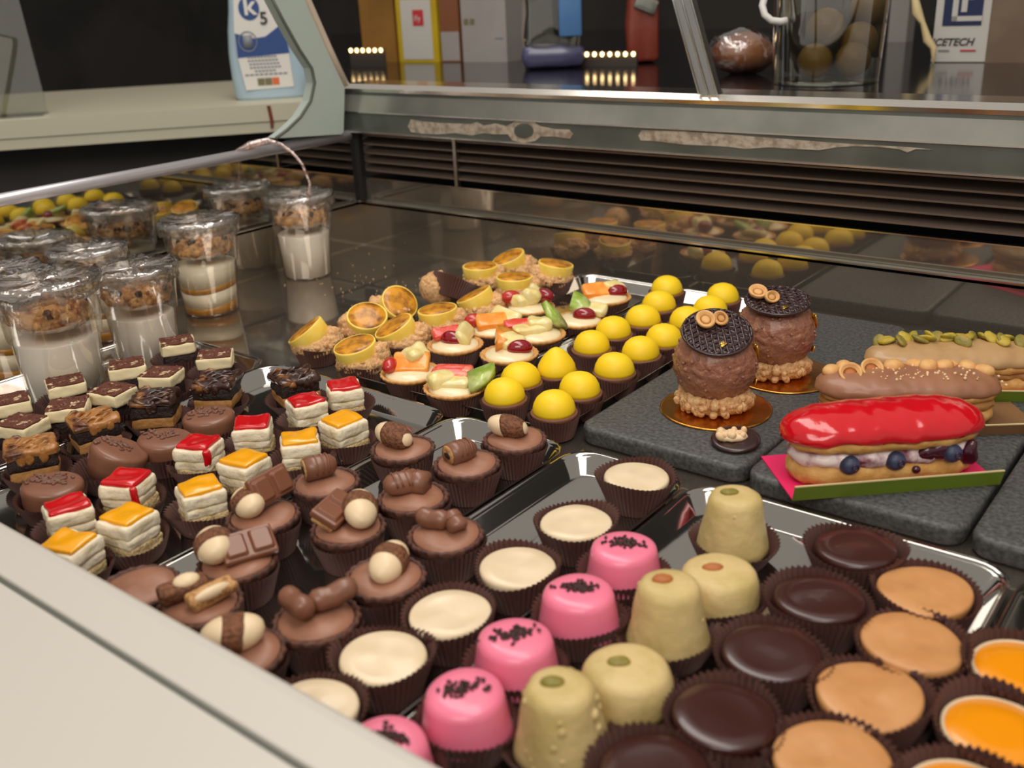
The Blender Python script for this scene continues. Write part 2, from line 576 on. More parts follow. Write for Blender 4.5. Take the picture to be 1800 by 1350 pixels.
# rear rail: two panes and a bright cap
YR = YB + .001
cpart('rail_body', mk('rail_body', 'pane_grey', box(-.02, XR, YR + .004, YR + .05, .1285, .172), smooth=False))
cpart('rail_lower_pane', mk('rail_lower_pane', 'pane_grey', box(-.012, XR, YR, YR + .004, .1285, .148), smooth=False))
cpart('rail_lip', mk('rail_lip', 'edge_steel', box(-.012, XR, YR - .0015, YR + .004, .1268, .1285), box(-.012, XR, YR - .0016, YR + .004, .1485, .1499), smooth=False))
cpart('rail_upper_pane', mk('rail_upper_pane', 'brushed', plate([(-.014, YR - .001, .1499), (-.014, YR + .004, .1499), (-.014, YR + .010, .170), (-.014, YR + .005, .170)], (XR + .014, 0, 0)), smooth=False))
cpart('rail_cap', mk('rail_cap', 'edge_steel', plate([(-.016, YR + .003, .170), (-.016, YR + .002, .1735), (-.016, YR + .008, .178), (-.016, YR + .05, .178), (-.016, YR + .05, .170)], (XR + .016, 0, 0)), smooth=False))
# dried glue left on the lower pane
yq = YR - .0006
for pts in ([(717, 222), (722, 210), (738, 213), (770, 216), (800, 217), (826, 218), (838, 215), (850, 221), (870, 217), (890, 222), (905, 214), (922, 210), (938, 215), (950, 222), (975, 227), (1000, 228), (1007, 236), (1002, 244), (975, 240), (950, 240), (940, 248), (920, 251), (900, 247), (893, 236), (870, 236), (850, 234), (830, 238), (800, 234), (770, 236), (740, 235), (722, 232)],
            [(1122, 238), (1128, 229), (1160, 230), (1200, 231), (1300, 238), (1400, 246), (1480, 252), (1600, 259), (1640, 263), (1610, 262), (1595, 268), (1580, 262), (1540, 258), (1500, 257), (1470, 259), (1440, 264), (1400, 262), (1350, 259), (1310, 262), (1280, 258), (1200, 254), (1150, 248), (1126, 247)]):
    if pts[0][0] == 717:
        # leave a round bare spot round the screw hole
        hole = [at_y(921 + 17 * math.cos(a), 230 + 13 * math.sin(a), yq) for a in [2 * PI * i / 20 for i in range(20)]]
    cpart('glue_patch', mk('glue_patch', 'sealant', plate([at_y(x, y, yq) for x, y in pts], (0, .0008, 0)), smooth=False))
cpart('screw_hole', mk('screw_hole', 'pane_grey', plate(hole, (0, -.0006, 0)), smooth=False))
# mint end frame that carries the rear glass
out = [(470, -24), (502, 38), (530, 88), (551, 120), (556, 146), (549, 178), (531, 206), (508, 228), (488, 243), (600, 236), (604, 232), (606, 150), (575, 84), (538, 0), (528, -24)]
cpart('end_frame', mk('end_frame', 'mint', plate([at_x(x, y, .001) for x, y in out], (-.016, 0, 0)), smooth=False))
rim = [(470, -24), (502, 38), (530, 88), (551, 120), (556, 146), (549, 178), (531, 206), (508, 228), (488, 243)]
cpart('end_frame_gasket', mk('end_frame_gasket', 'groove', tube([at_x(x - 3, y, .0005) for x, y in rim], .0016, 6)))
trim = [(527, -24), (538, 0), (575, 84), (606, 150)]
cpart('end_frame_trim', mk('end_frame_trim', 'cream_plastic', tube([at_x(x + 3, y, .001) for x, y in trim], .0035, 8)))
# end glass with its tube on top
cpart('end_glass', mk('end_glass', 'glass_side', box(-.010, -.006, YF, YB + .01, ZT, .1235), smooth=False))
cpart('end_glass_backing', mk('end_glass_backing', 'counter', box(-.03, -.026, YF, YB + .01, -.2, .10), smooth=False))
cpart('end_tube', mk('end_tube', 'chrome_tube', tube([(-.008, YF - .02, .1235), (-.008, YB + .0, .1235)], .0056, 16)))
# inclined acrylic stay of the rear glass
p0, p1 = at_y(1243, 166, YB + .006), at_y(1153, -160, YB + .006)
cpart('glass_stay', mk('glass_stay', 'strut', plate([p0 + Vector((-.008, 0, 0)), p0 + Vector((.010, 0, 0)), p1 + Vector((.010, 0, 0)), p1 + Vector((-.008, 0, 0))], (0, .008, 0)), smooth=False))
for k in (-.0075, .001, .0095):
    cpart('stay_edge', mk('stay_edge', 'strut', tube([p0 + Vector((k, -.0005, 0)), p1 + Vector((k, -.0005, 0))], .0009, 6)))
# front panel in the near corner
b = MB()
prof = [(YF - .003, -.012), (YF - .003, .041), (YL, .041), (YL + .0004, .0465), (YL - .0005, .0485), (YL - .0025, .0498), (YL - .006, .0502), (-.636, .0502), (-.6366, .0490), (-.639, .0490), (-.6396, .0502), (-.74, .0502), (-.76, .046), (-.765, .03), (-.765, -.012)]
b.add(*plate([(-.02, y, z) for y, z in prof], (XR + .02, 0, 0)))
cpart('front_panel', b.mesh('front_panel', mt['white_panel'], False))
cpart('panel_groove', mk('panel_groove', 'groove', box(-.02, XR, -.639, -.6366, .0486, .0494), smooth=False))

# ------------------------------------------------------------------ worktop behind the case and what stands on it
ZC = .165
wt = thing('service_counter', 'dark glossy service worktop behind the pastry case', 'counter', (.5, .7, -.9))
_dl = at(585, 108, ZC) - CAM
_pl = lambda Y: (CAM.x + _dl.x * (Y - CAM.y) / _dl.y - .5, Y - .7)
part('worktop', mk('worktop', 'counter', extr([_pl(.07), (1.8, -.63), (1.8, .6), _pl(1.3)], 1.02, ZC + .9), smooth=False), wt)
part('cabinet', mk('cabinet', 'dark_wall', box(-.45, 1.7, -.6, .2, 0, 1.02), smooth=False), wt)


def carton(name, label, x0, x1, ybase, h, depth, mat, cat='box', rz=None):
    """a carton whose front bottom edge runs between two pixels of the worktop"""
    a, c = at(x0, ybase, ZC), at(x1, ybase, ZC)
    wdt = (c - a).length
    t = thing(name, label, cat, a, math.atan2(c.y - a.y, c.x - a.x))
    part('carton', mk('carton', mat, box(0, wdt, 0, depth, 0, h), smooth=False), t)
    return t, wdt


def decal(name, t, mat, x0, x1, z0, z1, y=0):
    return part(name, mk(name, mat, box(x0, x1, y - .0008, y + .0002, z0, z1), smooth=False), t)


def lettering(t, txt, x, z, size, mat, y=-.0009, shear=0, bold=False, name='lettering'):
    return part(name, text_mesh(txt, size, mat, shear=shear, font_bold=bold), t, (x, y, z), rx=PI / 2)


t, wd = carton('coffee_box', 'amber and brown box standing left of the yellow coffee box', 640, 698, 109, .24, .05, 'amber_box')
t, wd = carton('coffee_box', 'yellow box with a white label and small red square', 703, 773, 109, .25, .05, 'yellow_box')
decal('white_label', t, 'sign_white', wd * .12, wd * .86, .004, .092)
decal('red_square', t, 'red_print', wd * .42, wd * .68, .054, .077, -.0009)
lettering(t, 'illy', wd * .45, .061, .012, 'sign_white', -.0018)
t, wd = carton('stacked_carton', 'russet carton with a pale lower half beside the yellow box', 778, 810, 109, .22, .05, 'brown_box')
decal('pale_panel', t, 'grey_box', wd * .02, wd * .98, .002, .044)
t, wd = carton('tall_carton', 'plain grey white carton right of the russet carton', 815, 892, 109, .24, .05, 'grey_box')
decal('printed_mark', t, 'olive_print', wd * .06, wd * .16, .054, .062)
decal('printed_mark', t, 'olive_print', wd * .2, wd * .3, .054, .062)
decal('printed_mark', t, 'grey_print', wd * .75, wd * .93, .033, .035)
# pouch with blue print
a = at(975, 122, ZC)
t = thing('plastic_pouch', 'clear and blue plastic pouch slumped beside the grey white carton', 'bag', a, YAW)
part('pouch', mk('pouch', 'acrylic', (lambda g: g)(rbox(.075, .05, .11, .012, 3, .006, 30, 2)), smooth=True), t, (0, .03, .056))
part('base', mk('base', 'lilac', rbox(.085, .055, .03, .012, 3, .004, 40, 3)), t, (0, .03, .015))
part('printed_panel', mk('printed_panel', 'blue_pack', rbox(.03, .008, .12, .003)), t, (.022, .0, .10))
# red brown packet
a = at(1133, 112, ZC)
t = thing('foil_packet', 'red brown foil packet standing behind the case glass', 'packet', a, YAW)
part('packet', mk('packet', 'red_pack', rbox(.042, .03, .14, .008, 3, .006, 40, 5)), t, (0, .02, .07))
part('silver_corner', mk('silver_corner', 'brushed', rbox(.03, .006, .018, .002)), t, (.002, .002, .075), ry=.4)
# wrapped bun
a = at(1312, 132, ZC)
t = thing('wrapped_bun', 'glossy brown bun wrapped in clear film on the worktop', 'bread', a, YAW)
part('bun', mk('bun', 'bun', sphere(.036, .03, .022, 24, 14, .004, 40, 1)), t, (0, .02, .022))
part('wrapper', mk('wrapper', 'film', sphere(.040, .034, .026, 24, 14, .005, 60, 4)), t, (0, .02, .025))
# container with citrus
a = at(1478, 152, ZC)
t = thing('clear_container', 'tall clear container holding golden citrus fruit', 'container', a, YAW)
part('wall', mk('wall', 'acrylic', lathe([(.052, .001), (.062, .2)], 40, cap=False)), t, (0, .05, 0))
part('base', mk('base', 'acrylic', lathe([(.052, 0), (.052, .002)], 40)), t, (0, .05, 0))
for i, (x, y, r, lab) in enumerate([(1432, 110, .0175, 'lowest left golden citrus in the clear container'), (1497, 133, .0175, 'lowest right golden citrus in the clear container'), (1510, 72, .019, 'middle right golden citrus in the clear container'), (1452, 48, .019, 'upper left golden citrus in the clear container'), (1528, 12, .019, 'topmost golden citrus in the clear container')]):
    q = (a - CAM).length
    v = FW + RT * ((x - 900) / F_PX) + DN * ((y - 675) / F_PX)
    P = CAM + v * (((a + Vector((-.03, .04, 0)) - CAM).dot(FW)) / v.dot(FW))
    if i < 2:
        P.z = ZC + .003 + r
    solo('citrus_fruit', mk('citrus_fruit', 'amber_fruit', sphere(r, r, r, 18, 12)), lab, 'fruit', P, 0, 'citrus in the clear container')
# machine carton
t, wd = carton('machine_carton', 'brown cardboard carton with a white and navy logo sticker', 1636, 1860, 110, .22, .12, 'cardboard')
k = wd / 224
decal('sticker', t, 'sign_white', 0, 98 * k, .001, .215)
decal('logo_block', t, 'navy_print', 14 * k, 84 * k, .030 + 18 * k, .2, -.0010)
decal('logo_stroke', t, 'sign_white', 30 * k, 40 * k, .030 + 26 * k, .2, -.0016)
decal('logo_stroke', t, 'sign_white', 30 * k, 84 * k, .030 + 26 * k, .030 + 35 * k, -.0016)
part('logo_letter', text_mesh('P', 74 * k, 'sign_white', font_bold=True), t, (42 * k, -.0018, .030 + 44 * k), rx=PI / 2)
lettering(t, 'ICETECH', -2 * k, 32 * k, 19 * k, 'dark_print', -.0014, .25, True)
decal('red_line', t, 'red_print', 52 * k, 80 * k, 21 * k, 24 * k, -.0012)
decal('grey_line', t, 'grey_print', 12 * k, 32 * k, 21 * k, 24 * k, -.0012)
# pale packet beside the container
t, wd = carton('slim_packet', 'slim lavender white packet between container and machine carton', 1560, 1592, 74, .12, .03, 'grey_box', 'packet')
# scrap of golden film and white handle
a = at(1622, 112, ZC)
v = lambda x, y, P: CAM + (FW + RT * ((x - 900) / F_PX) + DN * ((y - 675) / F_PX)) * ((P - CAM).dot(FW) / (FW + RT * ((x - 900) / F_PX) + DN * ((y - 675) / F_PX)).dot(FW))
fp = [v(x, y, a + Vector((0, -.02, 0))) for x, y in ((1640, 112), (1641, 84), (1630, 70), (1622, 40), (1612, 22), (1608, -6), (1618, -30))]
solo('film_scrap', mk('film_scrap', 'card_edge', tube(fp, [.001, .004, .005, .003, .006, .004, .002], 8)), 'crumpled golden film strip hanging in front of the white sticker', 'film')
a = at(1360, 100, ZC + .03)
fp = [v(x, y, a) for x, y in ((1383, 36), (1372, 38), (1356, 36), (1344, 26), (1340, 10), (1346, -14), (1350, -40))]
solo('pitcher_handle', mk('pitcher_handle', 'white_plastic', tube(fp, .0035, 10)), 'curved white plastic handle above the wrapped bun', 'handle')
# glowing dots added on the worktop for LED reflections in the glass
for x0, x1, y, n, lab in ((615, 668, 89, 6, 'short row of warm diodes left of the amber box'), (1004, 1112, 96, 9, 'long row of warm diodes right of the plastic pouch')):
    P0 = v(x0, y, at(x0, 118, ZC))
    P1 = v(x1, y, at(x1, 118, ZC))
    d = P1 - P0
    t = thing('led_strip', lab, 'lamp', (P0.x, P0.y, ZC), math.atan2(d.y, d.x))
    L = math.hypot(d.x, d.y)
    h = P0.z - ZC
    part('stand', mk('stand', 'strip_body', box(-.004, L + .004, .004, .008, 0, h + .003), smooth=False), t)  # added backing that carries the reflection dots
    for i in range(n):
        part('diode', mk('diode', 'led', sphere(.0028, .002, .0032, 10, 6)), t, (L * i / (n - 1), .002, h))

# ------------------------------------------------------------------ worktop at the left with the bottle
ZS = .14
A, B = at(-60, 217, ZS), at(548, 178, ZS)
ang = math.atan2(B.y - A.y, B.x - A.x)
LW = (B - A).length
sh = thing('side_counter', 'cream side worktop left of the case with a dark joint line', 'counter', (A.x, A.y, -.9), ang)
h9 = ZS + .9
hh = .036
part('worktop', mk('worktop', 'shelf_white', box(-.25, LW, 0, .45, h9 - .022, h9), box(-.25, LW - .01, .0015, .45, h9 - hh, h9 - .0232), smooth=False), sh)
part('joint', mk('joint', 'shelf_gap', box(-.25, LW - .012, .003, .44, h9 - .0232, h9 - .022), smooth=False), sh)
part('cabinet', mk('cabinet', 'dark_wall', box(-.25, LW - .05, .06, .44, 0, h9 - hh), smooth=False), sh)
part('rust_mark', mk('rust_mark', 'rust', plate([(LW * .862, 0, h9 - .002), (LW * .874, 0, h9 - .002), (LW * .878, 0, h9 - .022), (LW * .874, 0, h9 - .031), (LW * .866, 0, h9 - .031), (LW * .866, 0, h9 - .02)], (0, -.0005, 0)), smooth=False), sh)
# detergent bottle
P = at(483, 174, ZS)
bw = .056
bt = thing('detergent_bottle', 'pale blue detergent bottle with a white and blue label', 'bottle', P, ang)
S = 1 / 1330.
rings = []
for z, wl, wr in ((0, -66, 60), (.004, -70, 68), (.03, -72, 74), (.06, -72, 74), (.09, -68, 66), (.115, -62, 50), (.14, -58, 34), (.155, -50, 20)):
    ring = []
    wdt, c = (wr - wl) * S, (wl + wr) / 2 * S
    for i in range(36):
        a = 2 * PI * i / 36
        ca, sa = math.cos(a), math.sin(a)
        ring.append((c + wdt / 2 * math.copysign(abs(ca) ** .6, ca), .022 + .022 * math.copysign(abs(sa) ** .7, sa), z))
    rings.append(ring)
part('body', mk('body', 'bottle', loft(rings)), bt)
part('neck', mk('neck', 'white_plastic', lathe([(.014, .15), (.014, .185)], 20)), bt, (-.01, .022, 0))


def px_label(x, y):
    return ((x - 483) * S, -.0008, (174 - y) * S)


lp = [(435, 156), (520, 154), (517, 70), (505, 35), (492, 12), (486, 0), (434, 0), (427, 60), (428, 100)]
part('label', mk('label', 'bottle_label', plate([px_label(x, y) for x, y in lp], (0, .0006, 0)), smooth=False), bt)
part('label_band', mk('label_band', 'blue_print', plate([(q[0], q[1] - .0003, q[2]) for q in [px_label(x, y) for x, y in ((428, 100), (519, 96), (516, 62), (505, 50), (480, 66), (460, 68), (428, 58))]], (0, .0003, 0)), smooth=False), bt)
part('label_disc', mk('label_disc', 'blue_print', plate([(q[0], q[1] - .0004, q[2]) for q in [px_label(458 + 18 * math.cos(a), 18 + 20 * math.sin(a)) for a in [2 * PI * i / 24 for i in range(24)]]], (0, .0003, 0)), smooth=False), bt)
q = px_label(448, 28)
part('lettering', text_mesh('k', .034, 'bottle_label', font_bold=True), bt, (q[0], -.0019, q[2]), rx=PI / 2)
q = px_label(474, 45)
part('lettering', text_mesh('5', .022, 'dark_print', font_bold=True), bt, (q[0], -.0019, q[2]), rx=PI / 2, ry=0)
q = px_label(449, 73)
part('label_seal', mk('label_seal', 'grey_print', tube([(.0118 * math.cos(a), 0, .0128 * math.sin(a)) for a in [2 * PI * i / 20 for i in range(20)]], .0008, 6, True), box(-.006, .006, -.0004, .0002, -.008, .008)), bt, (q[0], -.0014, q[2]))
for i, (x0, x1) in enumerate([(444, 496), (444, 498), (446, 500), (446, 502), (454, 492), (436, 512)]):
    a = px_label(x0, 100 + i * 6)
    c = px_label(x1, 100 + i * 6)
    # rows of tiny print on the label
    n = 9 if i != 4 else 6
    g = [box(a[0] + (c[0] - a[0]) * (j + .08) / n, a[0] + (c[0] - a[0]) * (j + .85) / n, -.0012, -.0008, a[2] - .0012, a[2] + .0012) for j in range(n)]
    part('small_print', mk('small_print', 'grey_print', *g, smooth=False), bt)
for i, m_ in enumerate(('olive_print', 'olive_print', 'orange_print')):
    a = px_label(457 + i * 13, 149)
    part('pictogram', mk('pictogram', m_, box(a[0], a[0] + .0092, -.0013, -.0008, a[2], a[2] + .0094), smooth=False), bt)
# acrylic card holder at the far left
P = at(30, 205, ZS)
t = thing('acrylic_holder', 'clear acrylic stand with a slanted cream card at far left', 'card holder', P, ang)
part('back_plate', mk('back_plate', 'acrylic', box(-.05, .036, .012, .014, 0, .17), smooth=False), t, ry=-.05)
part('slanted_plate', mk('slanted_plate', 'acrylic', plate([(-.1, -.002, .13), (.014, -.002, .095), (.014, -.002, .088), (-.02, -.002, .0), (-.1, -.002, 0)], (0, .002, 0)), smooth=False), t)
part('card', mk('card', 'card_cream', plate([(-.1, .003, .085), (-.012, .003, .075), (-.02, .003, .06), (-.1, .003, .06)], (0, .001, 0)), smooth=False), t)
part('foot', mk('foot', 'acrylic', box(-.05, .036, -.02, .02, 0, .002), smooth=False), t)

# ------------------------------------------------------------------ trays and boards
def tray(x0, x1, y0, y1, label, h=.012):
    wx, dy = x1 - x0, y1 - y0
    rings = []
    for ins, z, r in ((.0085, .0, .012), (.0075, .0005, .012), (.0025, .0105, .016), (.0012, h - .0005, .017), (.0, h, .018), (-.0, h - .0007, .018), (.0012, h - .0012, .017), (.0035, .0098, .0155), (.0085, .0014, .012), (.0095, .001, .0115)):
        rings.append([(p[0], p[1], z) for p in rrect(wx - 2 * ins, dy - 2 * ins, r)])
    me = mk('steel_tray', 'tray_steel', loft(rings))
    return solo('steel_tray', me, label, 'tray', ((x0 + x1) / 2, (y0 + y1) / 2, .0002), 0, 'steel serving trays in the well')


TF, TN = -.3375, -.648
tray(.098, .2465, TN, TF, 'polished steel tray under the brownies and milk chocolate discs')
tray(.2485, .4305, TN, TF, 'polished steel tray under the red and yellow glazed squares')
tray(.4325, .5245, TN, TF, 'polished steel tray under the chocolate bar tartlets')
tray(.5268, .6055, TN, TF, 'polished steel tray under the white chocolate and pink cakes')
tray(.6078, .7715, TN, TF, 'wide steel tray under the pistachio, ganache and caramel cakes')
tray(.774, .93, TN, TF, 'steel tray at right edge under the orange jelly tartlets')
tray(.312, .409, -.325, -.012, 'polished steel tray under the fruit tartlets')
tray(.411, .5035, -.325, -.012, 'polished steel tray under the yellow lemon domes')


def slab(x0, x1, y0, y1, label, h=.012):
    rings = []
    wx, dy = x1 - x0, y1 - y0
    for ins, z in ((.002, 0), (.0004, .002), (0, h - .003), (.0008, h - .0008), (.003, h)):
        rings.append([(p[0], p[1], z) for p in rrect(wx - 2 * ins, dy - 2 * ins, .012 - ins)])
    return solo('slate_board', mk('slate_board', 'slate', loft(rings)), label, 'serving board', ((x0 + x1) / 2, (y0 + y1) / 2, .0002), 0, 'slate boards in the well')


slab(.509, .6225, -.312, -.02, 'charcoal slate board under the two chocolate ball cakes')
slab(.6245, .7415, -.316, -.02, 'charcoal slate board under the three eclairs')
slab(.7440, .875, -.318, -.02, 'empty charcoal slate board at the right edge')
ZB = .0122   # board top
ZTR = .0014  # tray floor

# ------------------------------------------------------------------ pastry building blocks
_paper = {}


def paper(rb, rt, h, n=50, seed=0):
    key = (rb, rt, h, n, seed)
    if key in _paper:
        return _paper[key]
    rnd = random.Random(seed)
    ph = rnd.random() * 6
    K = 6
    prof = [(rb * .6, .0003), (rb, .0)] + [(rb + (rt - rb) * (t ** .9), h * t) for t in [i / K for i in range(1, K + 1)]]
    def rf(a, k, r, z):
        s = z / h
        amp = .0003 + .0006 * s
        zig = amp * (1 if round(a * 2 * n / (2 * PI)) % 2 else -1)
        if k < 1:
            zig = 0
        return r + zig + .0012 * s * s * math.sin(2 * a + ph) + .0006 * s * math.sin(3 * a + ph * 2)
    def zf(a, k, r, z):
        s = z / h
        if k == len(prof) - 1:
            z += .00025 * (1 if round(a * 2 * n / (2 * PI)) % 2 else -1)
        return z + .0012 * s * s * math.sin(2 * a + ph * 1.7)
    vs, fs = lathe(prof, 2 * n, rf, zf, cap=False)
    c = len(vs)
    vs.append((0, 0, .0003))
    for i in range(2 * n):
        fs.append(((i + 1) % (2 * n), i, c))
    me = MB().add(vs, fs).mesh('paper_case', mt['paper'], False)
    _paper[key] = me
    return me


def bumps(count, rfun, seed, smin, smax, flat=.8):
    """little lumps scattered by rfun(rnd) -> point"""
    rnd = random.Random(seed)
    g = []
    for _ in range(count):
        p = rfun(rnd)
        s = rnd.uniform(smin, smax)
        v_, f_ = sphere(s, s * rnd.uniform(.6, 1), s * flat, 8, 6)
        m_ = T(p[0], p[1], p[2], rnd.uniform(0, 3), rnd.uniform(0, 3), rnd.uniform(0, 6))
        g.append(([m_ @ Vector(q) for q in v_], f_))
    return g


def xf(geo, **k):
    m_ = T(**k)
    return [m_ @ Vector(q) for q in geo[0]], geo[1]


def disc_pt(r, z):
    def f(rnd):
        a, q = rnd.uniform(0, 2 * PI), r * math.sqrt(rnd.random())
        return (q * math.cos(a), q * math.sin(a), z)
    return f


ITEMS = []   # (root, radius, height class) for settling the neighbours apart


def place(name, label, cat, x, y, zf, group, rad, z0=ZTR, rz=None, fixed=False):
    """root at the base of a pastry whose feature at height zf above its base is seen at pixel x, y"""
    P = at(x, y, z0 + zf)
    t = thing(name, label, cat, (P.x, P.y, z0), random.uniform(0, 6.28) if rz is None else rz, group)
    ITEMS.append([t, rad, fixed])
    return t


# ---- white chocolate tartlets
dw = [mk('white_chocolate', 'white_choc', lathe([(.0150, .004), (.0172, .0125), (.0179, .0160), (.0176, .0174), (.0166, .0180), (.012, .0178), (.006, .0177)], 48, lambda a, k, r, z, s=s: r * (1 + .018 * math.sin(2 * a + s) + .012 * math.sin(3 * a + 2 * s)), lambda a, k, r, z, s=s: z + (.0005 * math.sin(a * 2 + s + k) if k > 3 else 0))) for s in (0, 1.7, 3.1)]
for i, (x, y, lab) in enumerate([(1118, 837, 'white chocolate tartlet standing alone in the far corner of its tray'), (1012, 917, 'white chocolate tartlet just left of the farthest pink cake'), (909, 995, 'smooth white chocolate tartlet left of the second pink cake'), (779, 1084, 'white chocolate tartlet beside the two chocolate fingers tart'), (658, 1164, 'white chocolate tartlet with a swirled glossy top near front panel'), (578, 1222, 'white chocolate tartlet mostly hidden behind the white front panel')]):
    t = place('white_chocolate_tartlet', lab, 'tartlet', x, y, .0178, 'white chocolate tartlets', .0203)
    part('paper_case', paper(.0145, .0208, .0195, seed=i % 3), t)
    part('white_chocolate', dw[i % 3], t)

# ---- pink iced cakes
for i, (x, y, lab) in enumerate([(1096, 957, 'pink iced cake farthest from the front panel, beside clear tray corner'), (1017, 1035, 'pink iced cake second from the back in its row'), (905, 1118, 'pink iced cake between a white chocolate tartlet and knobbly pistachio cake'), (800, 1222, 'pink iced cake nearest the front and seen whole'), (694, 1290, 'pink iced cake almost hidden behind the white front panel')]):
    t = place('pink_iced_cake', lab, 'cake', x, y, .0275, 'pink iced cakes', .0195)
    part('paper_case', paper(.0145, .0202, .0155, seed=3 + i % 2), t)
    nz = lambda a, k, r, z, s=i: r * (1 + .02 * math.sin(2 * a + s) + .014 * math.sin(3 * a - s) + (.05 * max(0, math.sin(a * 2 + s * 2)) ** 6 if k == 1 else 0))
    part('pink_icing', mk('pink_icing', 'pink', lathe([(.0140, .004), (.0176, .0100), (.0172, .0120), (.0162, .0180), (.0154, .0235), (.0146, .0258), (.0128, .0271), (.009, .0275), (.004, .0276)], 40, nz)), t)
    rnd = random.Random(i)
    cl = [(rnd.gauss(0, .0042), rnd.gauss(.001, .0021)) for _ in range(64)]
    part('sprinkles', mk('sprinkles', 'sprinkle', *[xf(sphere(.0012, .0008, .0006, 6, 4), x=p, y=q, z=.0278 + rnd.uniform(0, .0008), rz=rnd.uniform(0, 3), rx=rnd.uniform(-.6, .6)) for p, q in cl]), t, (0, 0, 0), rz=YAW - t.rotation_euler.z + rnd.uniform(-.3, .5))

# ---- pistachio cakes
PC = [(1292, 868, 1, 'tall pistachio cone cake in the far tray corner with green nut'), (1264, 1000, 0, 'low pistachio cake behind the cone with an orange nut'), (1176, 1022, 1, 'tall pistachio cone cake topped with an orange brown nut'), (1100, 1168, 0, 'low broad pistachio cake between pink cakes and ganache tartlets'), (985, 1203, 1, 'knobbly tall pistachio cake nearest the front')]
for i, (x, y, tall, lab) in enumerate(PC):
    t = place('pistachio_cake', lab, 'cake', x, y, .0375 if tall else .0255, 'pistachio cakes', .0195)
    part('paper_case', paper(.0145, .0218, .0135, seed=5 + i % 2), t)
    if tall:
        prof = [(.0140, .003), (.0176, .0095), (.0172, .012), (.0158, .018), (.0143, .026), (.0130, .0335), (.0118, .0362), (.0095, .0374), (.005, .0377)]
    else:
        prof = [(.0140, .003), (.0182, .0095), (.0184, .012), (.0176, .018), (.0166, .0222), (.0150, .0244), (.012, .0254), (.006, .0256)]
    lump = .09 if i == 4 else .05
    nz = lambda a, k, r, z, s=i: r * (1 + lump * noise.noise(Vector((math.cos(a) * 1.6, math.sin(a) * 1.6, z * 120 + s * 9)))) 
    part('coating', mk('coating', 'pist', lathe(prof, 48, nz), *bumps(34 if i == 4 else 12, lambda rnd: (lambda a, z: ((.0174 - z * .16) * math.cos(a), (.0174 - z * .16) * math.sin(a), z))(rnd.uniform(0, 6.3), rnd.uniform(.010, .034 if tall else .022)), i, .0009, .0026 if i == 4 else .0017)), t)
    zt = .0385 if tall else .0262
    off = YAW + R(150) - t.rotation_euler.z
    part('nut', mk('nut', 'hazel_in' if i in (1, 2) else 'pist_nut', sphere(.0046, .0032, .0016, 12, 8, .0006, 300, i)), t, (.003 * math.cos(off), .003 * math.sin(off), zt - .0006), rz=off + .5)

# ---- round iced tartlets: ganache, caramel, orange jelly
for i, (x, y, lab) in enumerate([(1507, 961, 'dark ganache tartlet farthest back, against the tray rim'), (1440, 1049, 'dark ganache tartlet second from back, left of caramel tartlet'), (1357, 1144, 'dark ganache tartlet third from back, right of low pistachio cake'), (1272, 1255, 'dark ganache tartlet with a gloss spot, nearest seen whole'), (1150, 1352, 'dark ganache tartlet cut off by the bottom of the picture')]):
    t = place('ganache_tartlet', lab, 'tartlet', x, y, .0200, 'dark ganache tartlets', .0208)
    part('paper_case', paper(.0155, .0222, .0205, seed=i % 3 + 7), t, rx=0)
    part('ganache', mk('ganache', 'dark_choc', lathe([(.0158, .004), (.0186, .0145), (.0190, .0174), (.0187, .0194), (.0176, .0203), (.012, .0200), (.005, .0201)], 48, lambda a, k, r, z, s=i: r * (1 + .015 * math.sin(2 * a + s)), lambda a, k, r, z, s=i: z + (.0006 * math.sin(a + s * 2) if k > 2 else 0))), t)
for i, (x, y, lab) in enumerate([(1623, 1036, 'caramel iced tartlet farthest back, near the tray corner'), (1597, 1134, 'caramel iced tartlet second from back beside the tray wall'), (1528, 1221, 'caramel iced tartlet third from back with streaked top'), (1474, 1318, 'caramel iced tartlet nearest the front, cut by the bottom edge')]):
    t = place('caramel_tartlet', lab, 'tartlet', x, y, .019, 'caramel iced tartlets', .0212)
    part('paper_case', paper(.0155, .0226, .0200, seed=i % 3 + 10), t)
    part('caramel_icing', mk('caramel_icing', 'caramel', lathe([(.0158, .004), (.0190, .0140), (.0197, .0172), (.0194, .0187), (.0184, .0193), (.012, .0191), (.005, .0192)], 48, lambda a, k, r, z, s=i: r * (1 + .025 * math.sin(2 * a + s) + .014 * math.sin(3 * a + s * 2)), lambda a, k, r, z, s=i: z + (.0006 * math.sin(a * 2 + s * 2) if k > 2 else 0))), t)
for i, (x, y, lab) in enumerate([(1800, 1175, 'orange jelly tartlet farther back, cut by the right edge'), (1752, 1288, 'orange jelly tartlet with cream ring in the bottom right corner'), (1700, 1400, 'orange jelly tartlet at bottom right showing only its brown paper')]):
    t = place('orange_jelly_tartlet', lab, 'tartlet', x, y, .0165, 'orange jelly tartlets', .021)
    part('paper_case', paper(.0155, .0224, .0205, seed=i % 3 + 13), t)
    part('pastry_ring', mk('pastry_ring', 'cream_ring', lathe([(.0155, .003), (.0186, .0135), (.0188, .0162), (.0180, .0166), (.0174, .0160), (.0174, .012)], 48)), t)
    part('orange_jelly', mk('orange_jelly', 'orange_curd', lathe([(.0174, .012), (.0174, .0157), (.0168, .0163), (.008, .0165)], 40)), t)

